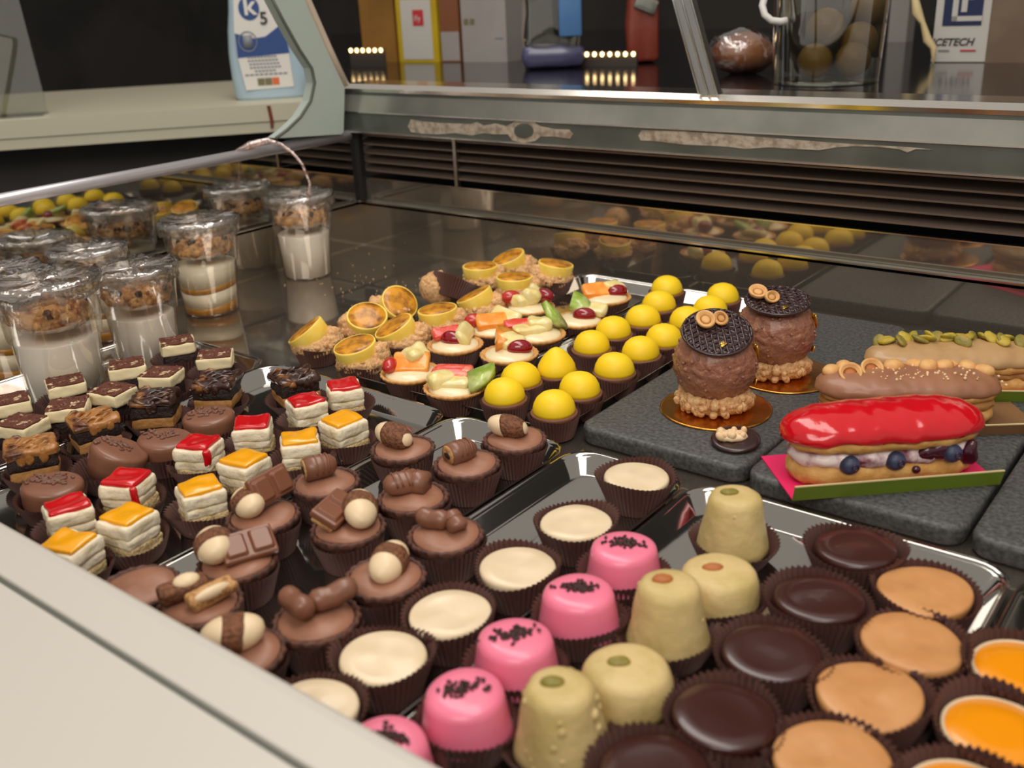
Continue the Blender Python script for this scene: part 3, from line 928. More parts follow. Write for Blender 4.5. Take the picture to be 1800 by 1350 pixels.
# ---- lemon dome tartlets in two columns
LEFT = [(1172, 513), (1158, 541), (1130, 567), (1078, 588), (1040, 614), (978, 655), (915, 673), (888, 700)]
RIGHT = [(1270, 527), (1248, 550), (1207, 570), (1167, 602), (1126, 625), (1080, 655), (1019, 690), (974, 724)]
EXTRA = {('L', 5): ', with a peaked top'}
for side, rows in (('L', LEFT), ('R', RIGHT)):
    for i, (x, y) in enumerate(rows):
        lab = 'yellow lemon dome tartlet, %s from back in %s column%s' % (NUM[i], 'left' if side == 'L' else 'right', EXTRA.get((side, i), ''))
        t = place('lemon_dome_tartlet', lab, 'tartlet', x, y, .0162, 'yellow lemon dome tartlets', .0158)
        part('paper_case', paper(.0122, .0163, .0155, 46, seed=20 + i % 3), t)
        part('tart_case', mk('tart_case', 'tart_rim', lathe([(.0120, .003), (.0150, .0150), (.0152, .0162), (.0143, .0168), (.012, .0166)], 36)), t)
        pk = .0032 if (side, i) == ('L', 5) else 0
        part('lemon_dome', mk('lemon_dome', 'lemon', lathe([(.0136, .0163), (.0139, .0185), (.0131, .0222), (.0112, .0258), (.0084, .0283 + pk * .4), (.0048, .0298 + pk), (.0015, .0303 + pk * 1.4)], 32, lambda a, k, r, z, s=i: r * (1 + .02 * math.sin(2 * a + s)))), t)

# ---- fruit tartlets
def wedge(r, half, th, seed=0):
    pts = [(0, 0)] + [(r * math.cos(a), r * math.sin(a)) for a in [-half + 2 * half * i / 8 for i in range(9)]]
    n = len(pts)
    g = extr(pts, 0, th)
    vs = []
    for v_ in g[0]:
        v_ = Vector(v_)
        v_.z += .0006 * noise.noise(v_ * 250 + Vector((seed, 0, 0)))
        vs.append(v_)
    return vs, g[1]


def half_round(rx, ry, rz):
    return sphere(rx, ry, rz, 18, 12)


FRUIT = {
    'orange': lambda s: ('orange_slice', mk('orange_slice', 'orange', rbox(.0235, .0160, .0062, .0026, 3, .0008, 160, s))),
    'orange2': lambda s: ('orange_slice', mk('orange_slice', 'orange', wedge(.025, .42, .0075, s))),
    'cherry': lambda s: ('cherry', mk('cherry', 'cherry', half_round(.0085, .0056, .0056))),
    'red': lambda s: ('red_fruit', mk('red_fruit', 'red_fruit', half_round(.0078, .0054, .0050))),
    'straw': lambda s: ('strawberry_slice', mk('strawberry_slice', 'straw', rbox(.0240, .0100, .0046, .0021, 3, .001, 160, s))),
    'kiwi': lambda s: ('kiwi_slice', mk('kiwi_slice', 'kiwi', wedge(.017, .85, .0044, s))),
    'pear': lambda s: ('pear_chunk', mk('pear_chunk', 'pear', rbox(.0175, .0135, .0100, .0042, 3, .003, 120, s))),
    'pear2': lambda s: ('pear_slice', mk('pear_slice', 'pear', rbox(.0250, .0130, .0060, .0027, 3, .002, 120, s))),
}
# fruit list per tartlet: kind, screen offset right (m), screen offset up/back (m), height, tilt, turn (deg)
FT = [
    (1065, 523, 'fruit tartlet with orange slice and cherry, farthest in its tray', [('orange', -.007, .003, .006, .35, 8), ('cherry', .010, .001, .0045, 0, 20), ('pear', .009, .009, .006, .2, 40)]),
    (1018, 562, 'fruit tartlet with kiwi and one cherry, right of the pear tartlet', [('kiwi', -.008, .006, .008, .5, 30), ('cherry', .004, -.003, .0048, 0, -8), ('pear2', .010, .007, .007, .3, -30)]),
    (930, 540, 'fruit tartlet with big pale pear chunks and dark cherry', [('pear', -.004, 0, .006, .2, 20), ('pear', .004, .003, .011, .6, 70), ('cherry', .013, .004, .009, .5, -35), ('red', -.015, .004, .009, .3, 10)]),
    (945, 588, 'fruit tartlet with kiwi, pear and strawberry sliver', [('pear2', -.006, -.001, .005, .15, 18), ('kiwi', .009, .002, .009, .9, 75), ('straw', -.013, .006, .008, .3, 12), ('pear', .002, .005, .007, .2, 10)]),
    (868, 578, 'fruit tartlet with one broad orange slice, between custard and cherry tartlets', [('orange', -.001, -.001, .007, .3, 12), ('red', -.015, .003, .007, .2, 15), ('pear2', .010, .006, .008, .6, -45)]),
    (895, 622, 'fruit tartlet with tall orange wedge and a bright cherry', [('orange2', -.010, -.004, .004, .35, 68), ('cherry', .008, -.002, .0052, 0, 4), ('pear', .001, .008, .008, .4, 30)]),
    (800, 606, 'fruit tartlet with dark cherry and strawberry slice beside custard tarts', [('cherry', -.002, -.001, .0055, 0, -28), ('straw', -.004, .008, .008, .5, 16), ('pear2', .008, .006, .007, .9, 80)]),
    (722, 655, 'fruit tartlet with orange block, nearest left in the tray', [('orange', .001, .002, .007, .6, -5), ('red', -.014, .001, .006, 0, 80), ('pear', .004, .009, .011, .3, 45)]),
    (800, 680, 'fruit tartlet with strawberry, kiwi and pale cream nearest the front', [('pear2', -.004, -.002, .004, .1, -12), ('straw', -.003, .006, .008, .3, -12), ('kiwi', .010, .003, .006, .4, -40), ('pear', -.010, .0, .005, .1, 30), ('straw', -.001, .009, .009, .3, -14)]),
]
scal = lambda r: (lambda a, k, rr, z: rr * (1 + (.02 * math.sin(26 * a) if k >= 2 else 0)))
for i, (x, y, lab, fr) in enumerate(FT):
    t = place('fruit_tartlet', lab, 'tartlet', x, y, .0165, 'fruit tartlets', .0208, rz=YAW)
    part('paper_case', paper(.0145, .0204, .0150, seed=26 + i % 3), t)
    part('pastry_shell', mk('pastry_shell', 'crust', lathe([(.0135, .003), (.0182, .0135), (.0216, .0160), (.0217, .0172), (.0204, .0175), (.0188, .0160), (.016, .0145)], 78, scal(0), cap=False)), t)
    part('pastry_cream', mk('pastry_cream', 'pastry_cream', lathe([(.0190, .0152), (.017, .0178), (.012, .0194), (.005, .0200)], 32)), t)
    for kind, dx, dy, dz, tilt, turn in fr:
        nm, me = FRUIT[kind](i)
        part(nm, me, t, (dx, dy, .0168 + dz * .9), rz=R(turn), rx=tilt).scale = (1.12, 1.12, 1.12)

# ---- custard tarts
CT = [(903, 452, 'custard tart pale and tilted at the very back of the pile', -25, .1),
      (970, 466, 'custard tart at back right with burnt top and wide crumb', 14, 0),
      (848, 470, 'custard tart at back left with dark burnt top', 0, 0),
      (908, 489, 'custard tart behind the pear fruit tartlet', 0, 0),
      (690, 523, 'custard tart turned away showing its crumb base', 46, .6),
      (845, 519, 'custard tart tilted left, beside the upturned paper case', -32, -.1),
      (775, 546, 'custard tart standing tall in the middle of the pile', -6, .0),
      (640, 552, 'custard tart with round speckled burnt top facing front', 10, .45),
      (706, 572, 'custard tart leaning left in the second row', -34, .1),
      (553, 578, 'custard tart at far left leaning steeply left', -46, .0),
      (633, 607, 'custard tart nearest the front of the pile', -14, .12)]
for i, (x, y, lab, lean, pitch) in enumerate(CT):
    t = place('custard_tart', lab, 'tart', x, y, .0275, 'custard tarts with burnt tops', .0186, z0=.0004, rz=YAW)
    part('paper_case', paper(.0140, .0192, .0150, seed=29 + i % 3), t)
    sd = 1 if lean <= 0 else -1
    part('crumb_base', mk('crumb_base', 'crumble', xf(sphere(.0205, .0186, .0105, 34, 20, .0034, 240, i), x=.0015 * sd, z=.0150), xf(sphere(.0085, .0100, .0085, 20, 14, .003, 240, i + 3), x=.0135 * sd, z=.0205), *bumps(40, lambda r_: (lambda a, u: (.0185 * math.cos(a) + .0015 * sd, .0172 * math.sin(a), .0165 + u))(r_.uniform(0, 6.3), r_.uniform(-.002, .0035)), i, .0012, .0030)), t)
    e = part('custard', mk('custard', 'custard', lathe([(.0150, -.004), (.0158, .003), (.0164, .0100), (.0160, .0110), (.0150, .0110), (.0143, .0101), (.008, .0099)], 44, lambda a, k, r, z, s=i: r * (1 + .02 * math.sin(2 * a + s)))), t, (-.002 * sd, -pitch * .004, .0185), rx=pitch, ry=R(lean) * .75)
    part('burnt_top', mk('burnt_top', 'burnt', lathe([(.0153, .0104), (.0150, .0111), (.008, .0113), (.002, .0113)], 32)), e)
# upturned tart and paper case lying among them
t = place('tipped_tart', 'tipped crumb tart lying against an upturned brown paper case', 'tart', 768, 500, .018, None, .0175, z0=.004, rz=YAW)
part('crumb_base', mk('crumb_base', 'crumble', xf(sphere(.0165, .0150, .0150, 30, 18, .002, 260, 9), z=.015)), t)
part('paper_case', paper(.0150, .0215, .0180, seed=31), t, (.012, -.006, .006), rx=R(-22), ry=R(20))

# ---- glazed sponge squares
SQ = [(601, 676, 'red', 18, 'red glazed sponge square farthest back in its tray'), (541, 700, 'red', 30, 'red glazed sponge square second from back, beside yellow square'), (442, 741, 'red', 6, 'red glazed sponge square in the middle, left of yellow square'), (348, 776, 'red', -12, 'red glazed sponge square with drip, beside milk chocolate discs'), (222, 838, 'red', -14, 'red glazed sponge square with a long red drip down its corner'), (117, 885, 'red', 34, 'red glazed sponge square nearest the front panel'),
      (602, 735, 'yellow', 44, 'yellow glazed sponge square farthest right with corner to viewer'), (526, 768, 'yellow', 14, 'yellow glazed sponge square second from back behind the wafer tart'), (428, 804, 'yellow', -30, 'yellow glazed sponge square beside the chocolate bar piece'), (350, 853, 'yellow', 30, 'yellow glazed sponge square behind the marbled biscuit tart'), (218, 905, 'yellow', -28, 'yellow glazed sponge square in a wide open paper case'), (124, 948, 'yellow', -20, 'yellow glazed sponge square half hidden by the front panel')]
for i, (x, y, kind, a, lab) in enumerate(SQ):
    t = place('glazed_sponge_square', lab, 'cake', x, y, .0255, 'red glazed squares' if kind == 'red' else 'yellow glazed squares', .0170, rz=YAW + R(a))
    part('paper_case', paper(.0135, .0192, .0125, seed=33 + i % 4), t)
    part('sponge', mk('sponge', 'crumb_base', xf(rbox(.0226, .0226, .0085, .0018, 5, .0012, 300, i), z=.0072)), t)
    part('cream', mk('cream', 'sponge', xf(rbox(.0230, .0230, .0082, .0022, 5, .0014, 130, i), z=.0202), xf(rbox(.0222, .0222, .0062, .0018, 5, .0014, 160, i + 3), z=.0138)), t)
    gl = [xf(rbox(.0206, .0190, .0034, .0016, 5, .0014, 110, i), z=.0248)]
    if i in (3, 4):
        gl.append(xf(rbox(.0048, .0036, .015 if i == 4 else .011, .0017, 3, .0012, 220, i), x=.0098, y=-.0098, z=.0178 if i == 4 else .0200, rx=.05, rz=.6))
    part('glaze', mk('glaze', 'red_glaze' if kind == 'red' else 'yellow_glaze', *gl), t)

# ---- milk chocolate discs with flakes
for i, (x, y, lab, rx_) in enumerate([(366, 729, 'milk chocolate disc with flakes farthest back, near tray corner', 0), (284, 770, 'milk chocolate disc left of the red square with drip', .1), (188, 800, 'milk chocolate disc tilted up on edge in front of swirl brownie', .42), (85, 850, 'milk chocolate disc covered in flakes, nearest the front', .1)]):
    t = place('milk_chocolate_disc', lab, 'cake', x, y, .021, 'milk chocolate discs', .0172, rz=YAW)
    part('paper_case', paper(.0142, .0198, .0150, seed=37 + i % 3), t)
    e = part('chocolate', mk('chocolate', 'milk_choc', lathe([(.0150, .002), (.0163, .010), (.0166, .0165), (.0164, .0188), (.0157, .0200), (.0142, .0206), (.008, .0208)], 40)), t, (0, 0, .001 if rx_ < .3 else .006), rx=-rx_ * .2, ry=rx_)
    rnd = random.Random(i + 5)
    part('chocolate_flakes', mk('chocolate_flakes', 'sprinkle_light', *[xf(rbox(.0028, .0016, .0012, .0004, 1), x=rnd.gauss(-.003, .0055), y=rnd.gauss(.002, .003), z=.0212, rz=rnd.uniform(0, 3), rx=rnd.uniform(-.5, .5)) for _ in range(70 if i == 3 else 36)]), e)

# ---- brownies
BR = [(310, 597, 'cream', 22, 'cocoa dusted cream brownie farthest back beside the pudding cup'), (377, 620, 'cream', 10, 'cocoa dusted cream brownie at the back right tray rim'), (222, 637, 'cream', 20, 'cocoa dusted cream brownie between two pudding cups'), (282, 652, 'cream', -10, 'thin cream brownie tucked under the farthest one'), (113, 664, 'cream', 28, 'cocoa dusted cream brownie in front of the leftmost whole cup'), (196, 682, 'cream', -24, 'cream brownie leaning with a dark chip on its side'), (118, 708, 'cream', 12, 'flat cream brownie behind the larger swirl brownie'), (14, 700, 'cream', 30, 'cream brownie cut by the left edge, rear one'), (36, 738, 'cream', -20, 'cream brownie at left edge behind a swirl brownie'),
      (160, 730, 'swirl', 34, 'caramel swirl brownie in the middle of the brownie tray'), (52, 778, 'swirl', 24, 'large caramel swirl brownie at the left edge'), (270, 692, 'dark', 4, 'dark brownie with caramel streaks behind the milk chocolate disc'), (378, 662, 'dark', -4, 'dark layered brownie in front of the rear right cream brownie'), (516, 655, 'dark', 30, 'dark drizzled brownie alone in the far tray corner')]
for i, (x, y, kind, a, lab) in enumerate(BR):
    t = place('brownie_square', lab, 'brownie', x, y, .0290 if kind == 'cream' else .0280, 'cream topped brownies' if kind == 'cream' else 'swirl topped brownies', .0160 if kind == 'cream' else .0172, rz=YAW + R(a))
    part('paper_case', paper(.0135, .0198, .0155, seed=40 + i % 4) if kind == 'cream' else paper(.0142, .0200, .0105, seed=40 + i % 4), t)
    if kind == 'cream':
        part('brownie', mk('brownie', 'brownie', xf(rbox(.0225, .0215, .017, .0016, 3, .0010, 300, i), z=.0110)), t)
        part('cream_layer', mk('cream_layer', 'brownie_cream', xf(rbox(.0250, .0222, .0088, .0015, 5, .0011, 160, i), z=.0238)), t)
        part('cocoa_dust', mk('cocoa_dust', 'cocoa', xf(rbox(.0238, .0210, .0014, .0006, 5, .0006, 300, i), z=.0284), *bumps(34, lambda r_: (r_.uniform(-.0108, .0108), r_.uniform(-.0096, .0096), .0290), i, .0004, .0012)), t)
    else:
        part('base_layer', mk('base_layer', 'caramel_layer', xf(rbox(.0268, .0256, .0075, .0014, 3, .0012, 300, i), z=.0118)), t)
        part('brownie', mk('brownie', 'brownie', xf(rbox(.0272, .0260, .0085, .0018, 4, .0014, 260, i), z=.0192), xf(rbox(.0240, .0230, .0080, .0014, 2), z=.0050)), t)
        top = 'caramel_swirl' if kind == 'swirl' else 'choc_swirl'
        g = [xf(rbox(.0286, .0272, .0048, .0019, 6, .0026, 160, i), z=.0250)]
        rnd = random.Random(i)
        for k in range(7):
            yy = -.0105 + k * .0035
            g.append(tube([(xx, yy + .0024 * math.sin(xx * 330 + k * 1.7), .0270 + .0010 * math.sin(xx * 500 + k * 2)) for xx in [-.0128 + .0021 * j for j in range(13)]], [.0006] + [.0011 + .0005 * math.sin(j * 1.3 + k) for j in range(11)] + [.0006], 6))
        for k in range(3):
            g.append(xf(sphere(.0028, .0016, rnd.uniform(.003, .0055), 10, 8, .0005, 300, k), x=rnd.uniform(-.010, .010), y=-.0128, z=.0232))
        part('swirl_top', mk('swirl_top', top, *g), t)

# ---- chocolate tarts with toppings
def biscuit(par, x, y, z, rz, rx=0, s=1., u0=-.34, u1=.30):
    s *= .92
    A_, B_ = .0122 * s, .0078 * s
    def seg(u0, u1, k, nz, m=8, n=22):
        rings = []
        for i in range(m + 1):
            u = u0 + (u1 - u0) * i / m
            r = max(.0004, B_ * math.sqrt(max(0, 1 - abs(u) ** 2.4))) * k
            rings.append([Vector((u * A_ + .22 * r * math.sin(2 * PI * q / n), r * math.cos(2 * PI * q / n), r * .86 * math.sin(2 * PI * q / n))) for q in range(n)])
        if nz:
            rings = [[p * (1 + nz * noise.noise(p * 900)) for p in r] for r in rings]
        return loft(rings)
    e = part('biscuit_band', mk('biscuit_band', 'biscuit', seg(u0, u1, 1.05, .06)), par, (x, y, z), rz=rz, rx=rx)
    part('white_shell', mk('white_shell', 'white_shell', seg(-1, u0 + .01, 1, 0)), e)
    part('white_shell', mk('white_shell', 'white_shell', seg(u1 - .01, 1, 1, 0)), e)


def choc_bar(par, x, y, z, rz, rx, n=2, ry=0, s=1.25):
    g = [rbox(.0205, .0108 if n == 1 else .0125, .0034, .0010)]
    for k in range(2):
        g.append(xf(loft([[(p[0], p[1], zz) for p in rrect(.0088 - ins, .0104 - ins, .001, 2)] for ins, zz in ((0, 0), (.0018, .0016), (.0024, .0018))]), x=-.005 + k * .0100, z=.0014))
    g = [([Vector(q) * s for q in vs_], fs_) for vs_, fs_ in g]
    e = part('chocolate_bar', mk('chocolate_bar', 'choc_bar', *g, smooth=False), par, (x, y, z), rz=rz, rx=rx, ry=ry)
    part('nut_filling', mk('nut_filling', 'wafer', xf(rbox(.0204 * s, .010 * s, .0026, .0011, 3, .0008, 300), z=-.0026 * s)), e)


def wafer_piece(par, x, y, z, rz, rx=0, closed=False):
    sec = [(math.cos(a) * .0066, max(-.0048, math.sin(a) * .0066)) for a in [2 * PI * i / 24 for i in range(24)]]
    rings = [[(u, p[0] * s_, p[1] * s_) for p in sec] for u, s_ in ((-.0082, 1.0), (-.003, 1.02), (.003, 1), (.0068, .85), (.0092, .5), (.0098, .12))]
    e = part('wafer_shell', mk('wafer_shell', 'milk_choc', loft(rings)), par, (x, y, z), rz=rz, rx=rx)
    if not closed:
        part('wafer_filling', mk('wafer_filling', 'wafer', loft([[(-.0082, p[0] * .9, p[1] * .9) for p in sec], [(-.0089, p[0] * .86, p[1] * .86) for p in sec]])), e)
        part('hollow', mk('hollow', 'brownie', xf(sphere(.0006, .0032, .0019, 10, 6), x=-.0089)), e)
    part('drizzle', mk('drizzle', 'choc_bar', *[tube([(u + .001 * math.sin(a), math.cos(a) * .0067, math.sin(a) * .0067) for a in [PI * i / 10 for i in range(11)]], .0005, 5) for u in (-.003, .0005, .0035)]), e)


def fingers(par, x, y, z, rz, L=.020, ry=0):
    path = [(-L / 2 + L * i / 8, 0, .0005 * math.sin(i * 1.3)) for i in range(9)]
    rad = [.0036, .0050, .0051, .0049, .0051, .0050, .0051, .0050, .0038]
    part('chocolate_finger', mk('chocolate_finger', 'milk_choc', tube(path, rad, 14)), par, (x, y, z), rz=rz, ry=ry)


CH = [(905, 770, 'chocolate tart with a pale marbled biscuit, farthest back right', 'b'), (820, 813, 'chocolate tart with a cut wafer piece showing nut cream', 'w'), (708, 786, 'chocolate tart with white tipped biscuit beside the yellow square', 'b2'), (572, 846, 'chocolate tart with a standing wafer bar, left of centre', 'w2'), (726, 872, 'chocolate tart with a dark pointed wafer end', 'wc'), (612, 925, 'large chocolate tart with chocolate bar and white biscuit together', 'cb'), (462, 905, 'chocolate tart with biscuit and an upright chocolate bar piece', 'bc'), (783, 938, 'chocolate tart with broken chocolate finger rolls', 'f'), (677, 1012, 'chocolate tart with marbled biscuit sunk in its cream', 'b3'), (416, 985, 'chocolate tart with pointed biscuit and a two square bar', 'bc2'), (542, 1092, 'chocolate tart with two chocolate fingers crossed in front', 'ff'), (352, 1058, 'chocolate tart with split wafer and nougat pieces near panel', 'sw'), (243, 1030, 'chocolate tart edge peeking over the white front panel', ''), (436, 1140, 'chocolate tart with a pale biscuit mostly behind the panel', 'b4')]
for i, (x, y, lab, kind) in enumerate(CH):
    t = place('chocolate_tart', lab, 'tart', x, y, .021, 'chocolate tarts with sweets on top', .0188, rz=YAW)
    part('paper_case', paper(.0140, .0186, .0175, seed=44 + i % 3), t)
    part('crust', mk('crust', 'choc_crust', lathe([(.0135, .003), (.0174, .0160), (.0186, .0190), (.0188, .0206), (.0178, .0213), (.0164, .0203), (.0158, .018)], 88, lambda a, k, r, z: r * (1 + (.028 * math.sin(22 * a) if k >= 2 else 0)), cap=False)), t)
    part('chocolate_cream', mk('chocolate_cream', 'choc_cream', lathe([(.0166, .0190), (.0160, .0210), (.012, .0222), (.006, .0226)], 40, lambda a, k, r, z, s=i: r * (1 + .02 * math.sin(3 * a + s)), lambda a, k, r, z, s=i: z + .0007 * math.sin(2 * a + s))), t)
    if kind == 'b':
        biscuit(t, -.004, .003, .0275, R(160), .3, 1.1, -.88, .15)
    if kind == 'b2':
        biscuit(t, -.005, .003, .0275, R(140), .2, 1.15, -.88, .2)
    if kind == 'b3':
        biscuit(t, .002, .003, .0265, 1.3, .2, 1.15)
    if kind == 'b4':
        biscuit(t, -.003, .004, .0275, .2, .2, 1.2)
    if kind == 'w':
        wafer_piece(t, -.003, .002, .0270, R(35))
    if kind == 'w2':
        wafer_piece(t, -.003, .003, .0285, R(24), .25)
    if kind == 'wc':
        wafer_piece(t, -.006, .004, .0265, R(200), .2, True)
        wafer_piece(t, .000, .006, .0262, R(160), .2, True)
    if kind == 'cb':
        choc_bar(t, -.006, .004, .0290, R(68), R(26))
        biscuit(t, .0065, .003, .0290, R(100), .35, 1.2)
    if kind == 'bc':
        biscuit(t, -.007, .001, .0282, R(-60), .35, 1.15)
        choc_bar(t, .0035, .009, .0330, R(55), R(62))
    if kind == 'bc2':
        biscuit(t, -.0105, .002, .0285, R(-65), .3, 1.25)
        choc_bar(t, .006, .001, .0282, R(28), R(32))
    if kind == 'f':
        fingers(t, -.006, .005, .0265, R(-24), .016)
        fingers(t, .005, .001, .0262, R(-60), .010, .3)
    if kind == 'ff':
        fingers(t, -.008, .001, .0280, R(-52), .020, -.1)
        fingers(t, .007, .006, .0280, R(28), .020, -.1)
    if kind == 'sw':
        e = part('wafer_bar', mk('wafer_bar', 'biscuit', rbox(.022, .009, .008, .0024, 3, .0006, 300)), t, (-.007, .002, .027), rz=R(30), rx=.3)
        part('white_shell', mk('white_shell', 'white_shell', sphere(.006, .004, .0026, 14, 8)), e, (.002, .001, .0038))
        e = part('nougat_bar', mk('nougat_bar', 'wafer', rbox(.022, .008, .007, .002, 3, .0016, 250, 3)), t, (.007, -.002, .0268), rz=R(44), rx=.2)
        part('white_cream', mk('white_cream', 'white_shell', sphere(.009, .0026, .003, 14, 8)), e, (-.001, -.002, .0026))

# ---- pudding cups
def cup(lab, x, y, s, layered, seed, z0=.0004):
    H = .085 * s
    t = place('pudding_cup', lab, 'dessert cup', x, y, H, 'pudding cups with granola', .026 * s, z0=z0, rz=YAW, fixed=True)
    k = s
    part('cup_wall', mk('cup_wall', 'plastic', lathe([(.0236 * k, .0006), (.0242 * k, 0), (.0246 * k, .002), (.0282 * k, .046 * k), (.0298 * k, .0475 * k), (.0302 * k, .049 * k), (.0338 * k, .083 * k), (.0350 * k, .0832 * k), (.0354 * k, .0842 * k), (.0346 * k, .0850 * k), (.0335 * k, .0845 * k)], 48, cap=False)), t)
    zt = .046 * k
    rr = lambda z: (.0236 + (.0036 * z / .046)) * k
    if layered:
        zz = [.0012, .009, .0225, .028, .046]
        for j in range(4):
            a, c = zz[j] * k, zz[j + 1] * k
            nm, mm = (('caramel_layer', 'syrup') if j in (0, 2) else ('pudding', 'milk_warm'))
            wob = (lambda an, q, r, z, lo=a, hi=c, j=j: z + (.0014 * math.sin(2 * an + seed) if (q > 0 and j < 3) or (q == 0 and j > 0) else 0))
            part(nm, mk(nm, mm, lathe([(rr(zz[j]) - .0004, a), (rr(zz[j + 1]) - .0004, c)], 40, zf=wob)), t)
    else:
        part('pudding', mk('pudding', 'milk', lathe([(rr(0) - .0006, .0014), (rr(.044) - .0006, zt - .001), (rr(.046) - .002, zt), (.01, zt - .0002)], 40)), t)
    part('granola', mk('granola', 'granola', xf(sphere(.0268 * k, .0268 * k, .008 * k, 24, 10, .004, 160, seed), z=.0605 * k), *bumps(75, lambda r_: (lambda a, q: (q * math.cos(a), q * math.sin(a), .0655 * k + r_.uniform(-.006, .003)))(r_.uniform(0, 6.3), .027 * k * math.sqrt(r_.random())), seed, .0016, .0042, .6)), t)
    part('raisins', mk('raisins', 'raisin', *bumps(9, lambda r_: (lambda a, q: (q * math.cos(a), q * math.sin(a), .0672 * k))(r_.uniform(0, 6.3), .025 * k * math.sqrt(r_.uniform(.3, 1))), seed + 9, .0028, .0042, .8)), t)
    part('granola_tub', mk('granola_tub', 'film', lathe([(.012 * k, .0525 * k), (.022 * k, .054 * k), (.0278 * k, .062 * k), (.0312 * k, .0835 * k)], 40, lambda a, q, r, z: r * (1 + .03 * noise.noise(Vector((math.cos(a) * 3, math.sin(a) * 3, q * 2 + seed)))), cap=False)), t)
    part('cling_film', mk('cling_film', 'film', lathe([(.0366 * k, .076 * k), (.0364 * k, .0855 * k), (.0345 * k, .0872 * k), (.025 * k, .0862 * k), (.014 * k, .0850 * k), (.005 * k, .0846 * k)], 64, lambda a, q, r, z: r * (1 + (.022 if q < 2 else .004) * noise.noise(Vector((math.cos(a) * 5, math.sin(a) * 5, seed * 3 + q)))), lambda a, q, r, z: z + (.0035 if q == 0 else .0022) * noise.noise(Vector((math.cos(a) * 40 * r / .035, math.sin(a) * 40 * r / .035, seed + q * .2))) * 1.2)), t)
    return t


c1 = cup('pudding cup standing alone at the back with film tail over the rail', 525, 342, .98, False, 1)
cup('layered pudding cup with two caramel bands, second from the back', 348, 387, 1.0, True, 2)
cup('milk pudding cup beside the cocoa dusted brownies', 233, 470, .93, False, 3, ZTR)
cup('milk pudding cup largest and nearest at the far left', 76, 491, 1.07, False, 4, ZTR)
cup('layered pudding cup half hidden behind two milk pudding cups', 152, 437, .92, True, 5)
cup('layered pudding cup cut by the left edge', -14, 476, .98, True, 6)
pts = [at_x(541, 352, .052), at_x(545, 322, .050), at_x(531, 288, .044), at_x(514, 268, .034), at_x(494, 254, .020), at_x(470, 247, .004), at_x(440, 254, -.004), at_x(412, 268, -.008)]
tail = mk('film_tail', 'film_tail', tube([c1.matrix_world.inverted() @ p if False else p for p in pts], [.0012, .0016, .0017, .0018, .0022, .0032, .0036, .0020], 10))
o = part('film_tail', tail, c1)
ct = Matrix.Translation(c1.location) @ Matrix.Rotation(c1.rotation_euler.z, 4, 'Z')
o.matrix_parent_inverse = ct.inverted()

